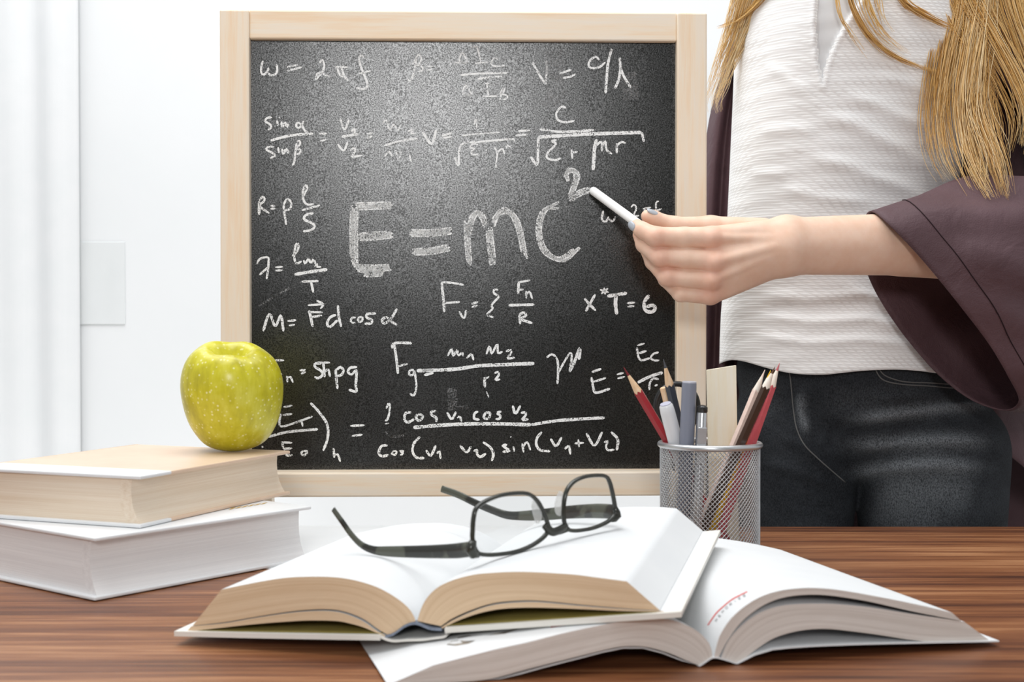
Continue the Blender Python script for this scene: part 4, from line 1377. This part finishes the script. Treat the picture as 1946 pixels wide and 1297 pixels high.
for c, r in BUMPS[:7]:
    fl += 0.55 * np.exp(-(np.linalg.norm(VV - c, axis=1) / 0.0115) ** 2)
for f in FINGERS.values():
    fl += 0.30 * np.exp(-(np.linalg.norm(VV - f[-1][0], axis=1) / 0.011) ** 2)
att = body.data.attributes.new('flush', 'FLOAT', 'POINT')
att.data.foreach_set('value', np.clip(fl, 0, 0.75).astype(np.float32))
M['nail'] = mat('grey_nail_polish', (0.42, 0.45, 0.49), 0.18, 0.5)


def nail(c, ax, nr, la, lw, th=0.0012):
    ax = ax / np.linalg.norm(ax)
    nr = nr - ax * (nr @ ax); nr /= np.linalg.norm(nr)
    sd = np.cross(ax, nr)
    g = []
    for a in np.linspace(0.02, math.pi - .02, 11):
        ca, sa = math.cos(a), abs(math.sin(a)) ** 0.7
        row = []
        for b in np.linspace(0, 2 * math.pi, 18, endpoint=False):
            x = lw * math.cos(b) * sa
            row.append(c + ax * la * ca + sd * x + nr * (th * math.sin(b) * sa - 0.16 * x * x / lw))
        g.append(row)
    obj('fingernail', MB().grid(g, cv=True), M['nail'], body, smooth=True, label='grey polished fingernail')


fi = FINGERS['index'][1:]
nail(J(1200, 430, .0055), fi[3][0] - fi[2][0], np.array([-0.80, -0.60, -0.1]), 0.0056, 0.0044, 0.0016)
nail(J(1241, 402.5, .018), THUMB[4][0] - THUMB[2][0], np.array([-0.12, -0.55, 0.83]), 0.0068, 0.0046, 0.0016)
fm = FINGERS['middle'][1:]
nail(J(1211, 455, .017), fm[3][0] - fm[2][0], np.array([-0.9, -0.4, -0.1]), 0.0045, 0.0035)

# --- the chalk stick in the fingers
ct, cb = P(1126, 362, 1.432), P(1221, 432, 1.373)
ct = bpt(1126, 362, 0.006)
chalk = MB().tube(np.array([ct, ct + (cb - ct) * .02, ct + (cb - ct) * .98, cb]), [0.0040, 0.0046, 0.0048, 0.0046], 24)
ck = obj('chalk', chalk, M['stick'], smooth=True, angle=50)
tag(ck, 'white chalk stick held between thumb and index finger, pointing at the board', 'chalk')

# --- shirt
ys = [-230, -150, -60, 0, 60, 100, 200, 300, 400, 500, 600, 650, 700]
lx = [1500, 1432, 1416, 1412, 1405, 1401, 1397, 1392, 1387, 1382, 1374, 1372, 1371]
rx = [1740, 1850, 1850, 1845, 1845, 1845, 1838, 1820, 1805, 1800, 1822, 1842, 1862]
hd = [0.055, 0.085, 0.106, 0.113, 0.117, 0.118, 0.117, 0.110, 0.101, 0.097, 0.101, 0.105, 0.108]
SD = 1.605
NZ, NT_ = 250, 330
yy = np.linspace(-230, 700, NZ)
V = np.zeros((NZ, NT_, 3))
th = np.linspace(0, 2 * math.pi, NT_, endpoint=False)
for i, y in enumerate(yy):
    z = P(1600, y, SD)[2]
    l = P(np.interp(y, ys, lx), y, SD)[0]; r = P(np.interp(y, ys, rx), y, SD)[0]
    cx_, hw_ = (l + r) / 2, (r - l) / 2
    ce, se = np.cos(th), np.sin(th)
    x = np.sign(ce) * np.abs(ce) ** 0.9 * hw_
    yd = np.sign(se) * np.abs(se) ** 0.85 * np.interp(y, ys, hd)
    bust = 0.012 * np.exp(-((y - 40) / 150) ** 2) * (np.exp(-((x - 0.07) / 0.055) ** 2) + np.exp(-((x + 0.07) / 0.055) ** 2)) * (se > 0)
    V[i, :, 0] = cx_ + x
    V[i, :, 1] = SD - yd - bust
    hemf = np.clip((y - 480) / 220, 0, 1)
    V[i, :, 2] = z + hemf * (0.012 * np.clip(-ce - .3, 0, 1) + 0.004 * np.sin(th * 5 + .5) - 0.002 * np.clip(se, 0, 1))
px, py = proj(V)
front = (np.sin(th)[None, :] > 0.05)
FOLDS = [([(1550, 210), (1640, 245), (1740, 300), (1830, 380)], 15, 0.0045), ([(1600, 175), (1700, 215), (1800, 260)], 13, 0.0035),
         ([(1520, 290), (1620, 320), (1720, 360), (1790, 400)], 14, 0.004), ([(1480, 360), (1560, 375), (1660, 385)], 11, 0.003),
         ([(1430, 250), (1500, 245), (1560, 255)], 12, 0.002), ([(1420, 330), (1500, 330)], 10, 0.002),
         ([(1440, 560), (1530, 570), (1640, 560), (1730, 575)], 11, 0.0035), ([(1430, 600), (1540, 612), (1650, 605), (1740, 628)], 10, 0.0035),
         ([(1420, 635), (1530, 652), (1640, 645), (1760, 660)], 9, 0.003), ([(1660, 140), (1740, 165), (1810, 200)], 12, 0.003),
         ([(1450, 120), (1500, 150), (1545, 190)], 12, 0.002), ([(1600, 540), (1700, 585), (1770, 640)], 10, 0.003)]
disp = ridges(px, py, FOLDS) * front
disp += 0.0003 * np.sin(py * 0.16 + 2 * np.sin(px * 0.013) + px * 0.02) * front
VN = [(1553, -60), (1549, 20), (1549, 70), (1553, 120), (1560, 150), (1564, 163)]
VR = [(1668, -60), (1640, 0), (1618, 30), (1594, 70), (1580, 100), (1570, 130), (1564, 163)]
vl = np.interp(py, [p[1] for p in VN], [p[0] for p in VN]); vr = np.interp(py, [p[1] for p in VR], [p[0] for p in VR])
inV = front & (py < 163) & (px > vl) & (px < vr)
edge = np.minimum(px - vl, vr - px)
nrm = np.zeros_like(V)
nrm[..., 0] = np.cos(th)[None, :] * 0.5; nrm[..., 1] = -np.sin(th)[None, :]
nrm /= np.linalg.norm(nrm, axis=-1)[..., None]
disp += np.where(front & (py < 170) & (px <= vl) & (px > vl - 7), 0.0012, 0) + np.where(front & (py < 170) & (px >= vr) & (px < vr + 7), 0.0012, 0)
disp -= np.where(inV, np.clip(edge / 3.0, 0, 1) * 0.006, 0)
V += nrm * disp[..., None]
mb = MB().grid(V, cv=True, flip=True)
fm_ = []
for i in range(NZ - 1):
    for j in range(NT_):
        j2 = (j + 1) % NT_
        fm_.append(1 if (inV[i, j] and inV[i + 1, j] and inV[i, j2] and inV[i + 1, j2]) else 0)
mb.m = fm_
m = mat('white_knit', (0.8, 0.8, 0.79), 0.9, 0.12)
t = NT(m)
v = t.coords('Object')
w1 = t.node('ShaderNodeTexWave', wave_type='BANDS', bands_direction='Z'); w1.inputs['Scale'].default_value = 92; w1.inputs['Distortion'].default_value = 1.2; w1.inputs['Detail Scale'].default_value = 0.6
w2 = t.node('ShaderNodeTexWave', wave_type='BANDS', bands_direction='DIAGONAL'); w2.inputs['Scale'].default_value = 70; w2.inputs['Distortion'].default_value = 0.8
t.link(v, w1.inputs[0]); t.link(v, w2.inputs[0])
knit = t.math('MULTIPLY', w1.outputs['Fac'], w2.outputs['Fac'])
streak = t.noise(t.coords('Object', (5, 5, 60)), 2.0, 3, 0.6)
holes = t.math('MULTIPLY', t.ramp(knit, [(0.02, (1, 1, 1)), (0.25, (0, 0, 0))]), t.ramp(streak, [(0.44, (0.18, 0.18, 0.18)), (0.66, (1, 1, 1))]))
t.color(t.mix(t.math('MULTIPLY', holes, 0.36), (0.89, 0.89, 0.885), (0.50, 0.45, 0.42)))
t.bump(t.math('ADD', knit, t.math('MULTIPLY', streak, 0.35)), 0.30, 0.0010)
M['knit'] = m
M['lining'] = m_noise('neck_lining', (0.66, 0.665, 0.67), (0.70, 0.705, 0.71), 60, 0.8, 0.1)
shirt = obj('shirt', mb, [M['knit'], M['lining']], person, smooth=True, solid=0.0016, label='white knit top with a notched neckline')

# --- jeans
def jeans_sdf(X):
    c = np.array([0.412, 1.605, 0])
    Y = (X - c) * np.array([1, 1.42, 1]) + c
    d = cone(Y, (0.412, 1.605, 0.155), (0.408, 1.605, 0.30), 0.143, 0.112)
    d = smin(d, cone(X, (0.328, 1.598, 0.05), (0.322, 1.598, -0.36), 0.083, 0.060), 0.010)
    d = smin(d, cone(X, (0.497, 1.590, 0.05), (0.502, 1.590, -0.36), 0.091, 0.062), 0.010)
    for x0 in (0.322, 0.502):
        d = smin(d, cone(X, (x0, 1.592, -0.36), (x0, 1.612, -0.70), 0.058, 0.050), 0.02)
    d = np.maximum(d, X[..., 2] - 0.185)
    return np.maximum(d, -(X[..., 2] + 0.69))


VJ, FJ = surface_nets(jeans_sdf, (0.2, 1.44, -0.72), (0.64, 1.78, 0.22), 0.0042)
VJ = relax(VJ, FJ, 3, 0.5)
nj = vnormals(VJ, FJ)
px, py = proj(VJ)
fr_ = (nj[:, 1] < -0.05)
WH = [([(1610, 800), (1700, 788), (1800, 775), (1890, 770)], 9, 0.0042), ([(1600, 850), (1700, 842), (1800, 838), (1890, 842)], 12, 0.0055),
      ([(1605, 905), (1680, 890), (1780, 882), (1880, 890)], 11, 0.0055), ([(1480, 830), (1530, 850), (1590, 900)], 9, 0.004),
      ([(1450, 880), (1520, 900), (1590, 925)], 9, 0.004), ([(1521, 735), (1523, 790), (1534, 840)], 10, 0.0055), ([(1570, 720), (1575, 800), (1560, 850)], 9, 0.003),
      ([(1450, 790), (1490, 800), (1520, 830)], 8, 0.003), ([(1640, 760), (1740, 752), (1840, 752)], 8, 0.0028)]
VJ = VJ + nj * (1.25 * ridges(px, py, WH) * fr_)[:, None]
VJ = relax(VJ, FJ, 1, 0.4)
m = mat('black_denim', (0.02, 0.022, 0.026), 0.8, 0.2)
t = NT(m)
at = t.node('ShaderNodeAttribute', attribute_name='fade')
v = t.coords('Object')
tw = t.noise(t.coords('Object', (1, 1, 0.6)), 800, 2, 0.7)
bl = t.noise(t.coords('Object', (1, 1, 2.2)), 14, 4, 0.6)
base = t.ramp(t.math('ADD', t.math('MULTIPLY', tw, 0.6), t.math('MULTIPLY', bl, 0.4)), [(0.36, (0.007, 0.008, 0.010)), (0.64, (0.036, 0.041, 0.048))])
t.color(t.mix(t.math('MULTIPLY', at.outputs['Fac'], t.ramp(tw, [(0.35, (0.2, 0.2, 0.2)), (0.62, (1, 1, 1))])), base, (0.24, 0.26, 0.28)))
t.bump(tw, 0.3, 0.0005)
M['denim'] = m
jm = MB().add(VJ, FJ)
jeans = obj('jeans', jm, M['denim'], person, smooth=True, label='faded black denim jeans')
FD = [(l, w * 1.3, 0.75) for l, w, a in WH[:3]] + [([(1523, 745), (1524, 790), (1534, 830)], 9, 0.7), ([(1650, 950), (1720, 930), (1800, 930), (1860, 950)], 42, 0.5), ([(1560, 770), (1660, 762), (1800, 765)], 30, 0.12), ([(1630, 990), (1720, 985), (1800, 990)], 30, 0.2), ([(1400, 720), (1450, 760), (1480, 800)], 30, 0.12)]
att = jeans.data.attributes.new('fade', 'FLOAT', 'POINT')
att.data.foreach_set('value', (np.clip(ridges(px, py, FD), 0, 0.8) * fr_).astype(np.float32))
bvj = mesh_bvh(jeans)
M['stitch'] = mat('pale_stitching', (0.15, 0.15, 0.148), 0.8, 0.1)
for ln in ([(1497, 694), (1502, 720), (1505, 750), (1508, 780), (1514, 815), (1528, 845), (1550, 868), (1578, 893), (1606, 917)],
           [(1662, 694), (1668, 711), (1682, 724), (1715, 731), (1765, 734), (1812, 738)],
           [(1668, 692), (1675, 708), (1690, 718), (1720, 726), (1765, 728), (1812, 731)],
           ):
    p = crom(np.array(ln, float), 6)
    q = [cast(bvj, *k, off=0.0003) for k in p]
    q = [k for k in q if k is not None]
    if len(q) > 3:
        obj('seam', MB().tube(np.array(q), 0.0008, 6), M['stitch'], jeans, smooth=True, label='pale stitched seam')

# --- jacket
m = mat('plum_cloth', (0.082, 0.042, 0.050), 0.62, 0.35)
t = NT(m)
v = t.coords('Object')
t.color(t.ramp(t.noise(v, 9, 3, 0.5), [(0.35, (0.082, 0.043, 0.050)), (0.65, (0.106, 0.058, 0.067))]))
t.bump(t.math('ADD', t.noise(v, 24, 3, 0.55, 0.6), t.math('MULTIPLY', t.noise(v, 700, 2), 0.12)), 0.6, 0.006)
M['plum'] = m


def csurf(rows, nu=7, nv=7, closed_v=False):
    """smooth surface through a grid of 3D control points."""
    R = np.array([crom(r, nv, closed_v) for r in rows])
    return np.stack([crom(R[:, j], nu) for j in range(R.shape[1])], 1)


jacket = MB()
# the front that hangs at her right side
rows = []
for y, l, r in ((-120, 1420, 1450), (-20, 1400, 1450), (60, 1396, 1446), (130, 1374, 1440), (210, 1352, 1436), (300, 1338, 1432), (420, 1328, 1428), (560, 1322, 1422), (700, 1318, 1416), (840, 1312, 1412), (980, 1308, 1410), (1120, 1306, 1410)):
    k = [l + (r - l) * q for q in (0, .2, .4, .6, .8, 1)]
    dd = [1.68, 1.652, 1.668, 1.640, 1.655, 1.625]
    rows.append([P(a, y, d_) for a, d_ in zip(k, dd)])
jacket.grid(csurf(rows, 5, 6))
# the back and the front panel at her left side
rows = []
for y, l in ((-160, 1830), (-60, 1806), (60, 1800), (180, 1806), (300, 1822), (420, 1838), (560, 1846), (700, 1856), (780, 1864), (850, 1876)):
    rows.append([P(l, y, 1.555), P(l + 24, y + 4, 1.546), P(l + 60, y + 30, 1.556), P(l + 100, y + 62, 1.575), P(l + 160, y + 95, 1.60), P(l + 230, y + 110, 1.66)])
jacket.grid(csurf(rows, 6, 6))
rows = []
for y in (-160, 100, 360, 620, 860, 1000, 1140):
    rows.append([P(1440, y, 1.705), P(1560, y, 1.715), P(1680, y, 1.725), P(1800, y, 1.73), P(1860, y, 1.735), P(1930, y, 1.738), P(2010, y, 1.725), P(2080, y, 1.70), P(2110, y, 1.66)])
jacket.grid(csurf(rows, 6, 6))  # jacket back, widened into a dark sheet standing for shade between the legs
# the wide sleeve: mouth loop, then rings up the arm
mouth = [(1656, 402, 1.392), (1692, 430, 1.365), (1742, 482, 1.361), (1788, 536, 1.361), (1834, 594, 1.366), (1880, 655, 1.376), (1916, 716, 1.386), (1936, 762, 1.402),
         (1908, 780, 1.436), (1846, 760, 1.462), (1786, 715, 1.474), (1728, 650, 1.478), (1686, 592, 1.476), (1654, 534, 1.470), (1634, 470, 1.455), (1640, 425, 1.428)]
mid1 = [(1765, 370, 1.418), (1812, 402, 1.374), (1850, 450, 1.361), (1890, 515, 1.362), (1928, 580, 1.370), (1962, 650, 1.378), (1990, 716, 1.392), (2004, 765, 1.410),
        (1986, 790, 1.440), (1940, 772, 1.470), (1890, 720, 1.488), (1842, 650, 1.496), (1805, 590, 1.496), (1775, 530, 1.490), (1752, 465, 1.474), (1748, 405, 1.446)]
mid2 = [(1868, 334, 1.440), (1915, 372, 1.402), (1955, 430, 1.384), (1990, 500, 1.380), (2024, 570, 1.384), (2052, 640, 1.394), (2074, 700, 1.410), (2084, 745, 1.430),
        (2070, 760, 1.456), (2036, 735, 1.484), (1995, 680, 1.502), (1958, 612, 1.512), (1926, 550, 1.514), (1900, 490, 1.508), (1876, 425, 1.494), (1862, 370, 1.468)]
mid3 = [(1975, 312, 1.468), (2018, 345, 1.436), (2056, 395, 1.420), (2090, 455, 1.416), (2120, 515, 1.420), (2144, 575, 1.430), (2160, 625, 1.446), (2164, 660, 1.464),
        (2150, 668, 1.486), (2124, 645, 1.512), (2092, 600, 1.532), (2062, 545, 1.542), (2034, 490, 1.544), (2010, 440, 1.538), (1990, 385, 1.524), (1976, 340, 1.500)]
shl = [P(1985, -20, 1.61) + np.array([0.062 * math.cos(q), 0.066 * math.sin(q), 0.040 * math.cos(q) - 0.01]) for q in np.linspace(2.6, 2.6 + 2 * math.pi, 16, endpoint=False)]
upm = [np.array(P(*a)) * .45 + np.array(b) * .55 for a, b in zip(mid3, shl)]
rings = [[P(*q) for q in mouth], [P(*q) for q in mid1], [P(*q) for q in mid2], [P(*q) for q in mid3], upm, shl]
G = csurf(rings, 9, 5, True)
# soft drape folds on the sleeve
ii, jj = np.meshgrid(np.linspace(0, 1, G.shape[0]), np.linspace(0, 1, G.shape[1], endpoint=False), indexing='ij')
ctr = G.mean(1, keepdims=True)
rad = G - ctr
rad /= np.linalg.norm(rad, axis=-1)[..., None]
fold = 0.0045 * np.sin(jj * 2 * math.pi * 5 + ii * 9) * np.clip(ii * 5, 0, 1) + 0.003 * np.sin(jj * 2 * math.pi * 9 - ii * 14 + 1) * np.clip(ii * 4, 0, 1)
G = G + rad * fold[..., None]
jacket.grid(G, cv=True)
jk = obj('jacket', jacket, M['plum'], person, smooth=True, solid=0.0014, label='open plum jacket with a wide sleeve')
hem = [G[5, j] + rad[5, j] * 0.0012 for j in range(0, 38)]
M['plum_dark'] = mat('dark_plum_thread', (0.02, 0.009, 0.011), 0.8, 0.2)
obj('hem_stitching', MB().tube(np.array(hem), 0.0006, 5), M['plum_dark'], jk, smooth=True, label='dark stitched line along the sleeve hem')

# --- hair
m = mat('blond_hair', (0.6, 0.4, 0.15), 0.42, 0.4)
t = NT(m)
tc = t.node('ShaderNodeTexCoord')
sx = t.node('ShaderNodeSeparateXYZ')
t.link(tc.outputs['UV'], sx.inputs[0])
t.color(t.ramp(sx.outputs[0], [(0.0, (0.38, 0.175, 0.040)), (0.3, (0.66, 0.370, 0.100)), (0.65, (0.86, 0.570, 0.225)), (1.0, (0.93, 0.76, 0.48))]))
M['hair'] = m
HR = np.random.default_rng(3)
hair = MB()


def lock(guide, n, sp0, sp1, sd=0.006, rad=0.00042, shade=0.55, clump=5, fl=1.0, cut=0.55):
    g = resample(crom(np.array([P(*q) for q in guide]), 6), 26)
    px_m = 1.5 / F_PX
    tt = np.linspace(0, 1, 26)
    cl = HR.normal(0, 1, (clump, 3))
    for k in range(n):
        ci = HR.integers(0, clump)
        off = cl[ci] * 0.75 + HR.normal(0, 0.42, 3)
        ph, fq, am = HR.random() * 6.28, 1.0 + HR.random() * 1.6, HR.random() * 6 * fl
        spread = (sp0 + (sp1 - sp0) * tt) * px_m
        p = g.copy()
        p[:, 0] += off[0] * spread * (1 + 0.5 * tt) + am * px_m * np.sin(ph + tt * fq * 6.28) * tt
        p[:, 2] += off[2] * spread * 0.5
        p[:, 1] += off[1] * sd * (0.4 + tt * 0.6)
        m_ = max(10, int(26 * (1 - cut * HR.random() ** 1.6)))
        p = p[:m_]
        r = rad * (0.7 + 0.5 * HR.random()) * np.interp(np.linspace(0, 1, m_), [0, .6, 1], [1, 1, 0.25])
        o = hair.n
        hair.tube(p, r, 3, caps=False)
        c = float(np.clip(shade + cl[ci][0] * 0.10 + HR.normal(0, 0.19), 0.02, 0.98))
        hair.uv[-1][:] = (c, 0.5)


lock([(1800, -90, 1.500), (1828, 0, 1.496), (1812, 90, 1.488), (1800, 160, 1.482), (1794, 230, 1.474), (1806, 300, 1.452), (1836, 350, 1.424)], 190, 22, 13, shade=.55)
lock([(1850, -90, 1.500), (1846, 0, 1.494), (1836, 90, 1.486), (1824, 170, 1.478), (1830, 250, 1.466), (1850, 320, 1.436), (1884, 388, 1.398)], 210, 24, 10, shade=.60)
lock([(1890, -90, 1.500), (1884, 0, 1.494), (1872, 90, 1.486), (1868, 170, 1.476), (1880, 240, 1.462), (1902, 315, 1.430), (1922, 392, 1.396)], 150, 22, 9, shade=.50)
lock([(1830, -90, 1.492), (1850, 0, 1.488), (1886, 70, 1.482), (1926, 145, 1.474), (1952, 220, 1.462), (1940, 290, 1.440)], 170, 26, 12, shade=.62)
lock([(1900, -90, 1.496), (1912, 0, 1.490), (1936, 70, 1.486), (1966, 150, 1.480), (1990, 240, 1.46)], 170, 30, 24, shade=.52)
lock([(1960, -90, 1.500), (1965, 20, 1.495), (1985, 110, 1.488), (2005, 200, 1.47)], 120, 34, 30, shade=.45)
lock([(1840, -90, 1.494), (1826, 20, 1.489), (1806, 110, 1.482), (1792, 190, 1.474), (1784, 250, 1.466), (1786, 300, 1.456)], 70, 12, 8, shade=.72)
lock([(1870, -90, 1.49), (1862, 20, 1.486), (1850, 120, 1.478), (1846, 210, 1.466), (1868, 300, 1.430), (1876, 370, 1.404)], 60, 18, 22, shade=.78, fl=2.2)
lock([(1690, -70, 1.476), (1716, 0, 1.474), (1750, 26, 1.474), (1790, 46, 1.478), (1822, 58, 1.484)], 60, 7, 6, shade=.38)
lock([(1606, -70, 1.466), (1624, 10, 1.464), (1655, 66, 1.466), (1700, 104, 1.470), (1750, 126, 1.474), (1792, 138, 1.480)], 46, 6, 3, shade=.42)
lock([(1636, -70, 1.466), (1640, 0, 1.464), (1662, 50, 1.466), (1690, 80, 1.470), (1730, 106, 1.474)], 26, 8, 4, shade=.5)
lock([(1584, -70, 1.464), (1596, 20, 1.463), (1614, 58, 1.464), (1640, 96, 1.466), (1652, 118, 1.468)], 9, 3, 2, shade=.45)
lock([(1664, -70, 1.468), (1668, 0, 1.466), (1680, 40, 1.468), (1700, 76, 1.472)], 12, 4, 3, shade=.6)
lock([(1510, -80, 1.500), (1462, -10, 1.535), (1430, 24, 1.556), (1396, 44, 1.57), (1366, 54, 1.58)], 90, 12, 5, shade=.52)
lock([(1450, -80, 1.530), (1420, 20, 1.560), (1402, 66, 1.570), (1382, 112, 1.578), (1364, 162, 1.584), (1352, 196, 1.588), (1358, 222, 1.59)], 130, 17, 7, shade=.74, fl=1.6)
lock([(1420, -80, 1.545), (1400, 0, 1.562), (1384, 60, 1.574), (1366, 120, 1.58), (1354, 170, 1.586)], 60, 14, 8, shade=.86)
obj('hair', hair, M['hair'], person, smooth=True, label='long loose blond hair')
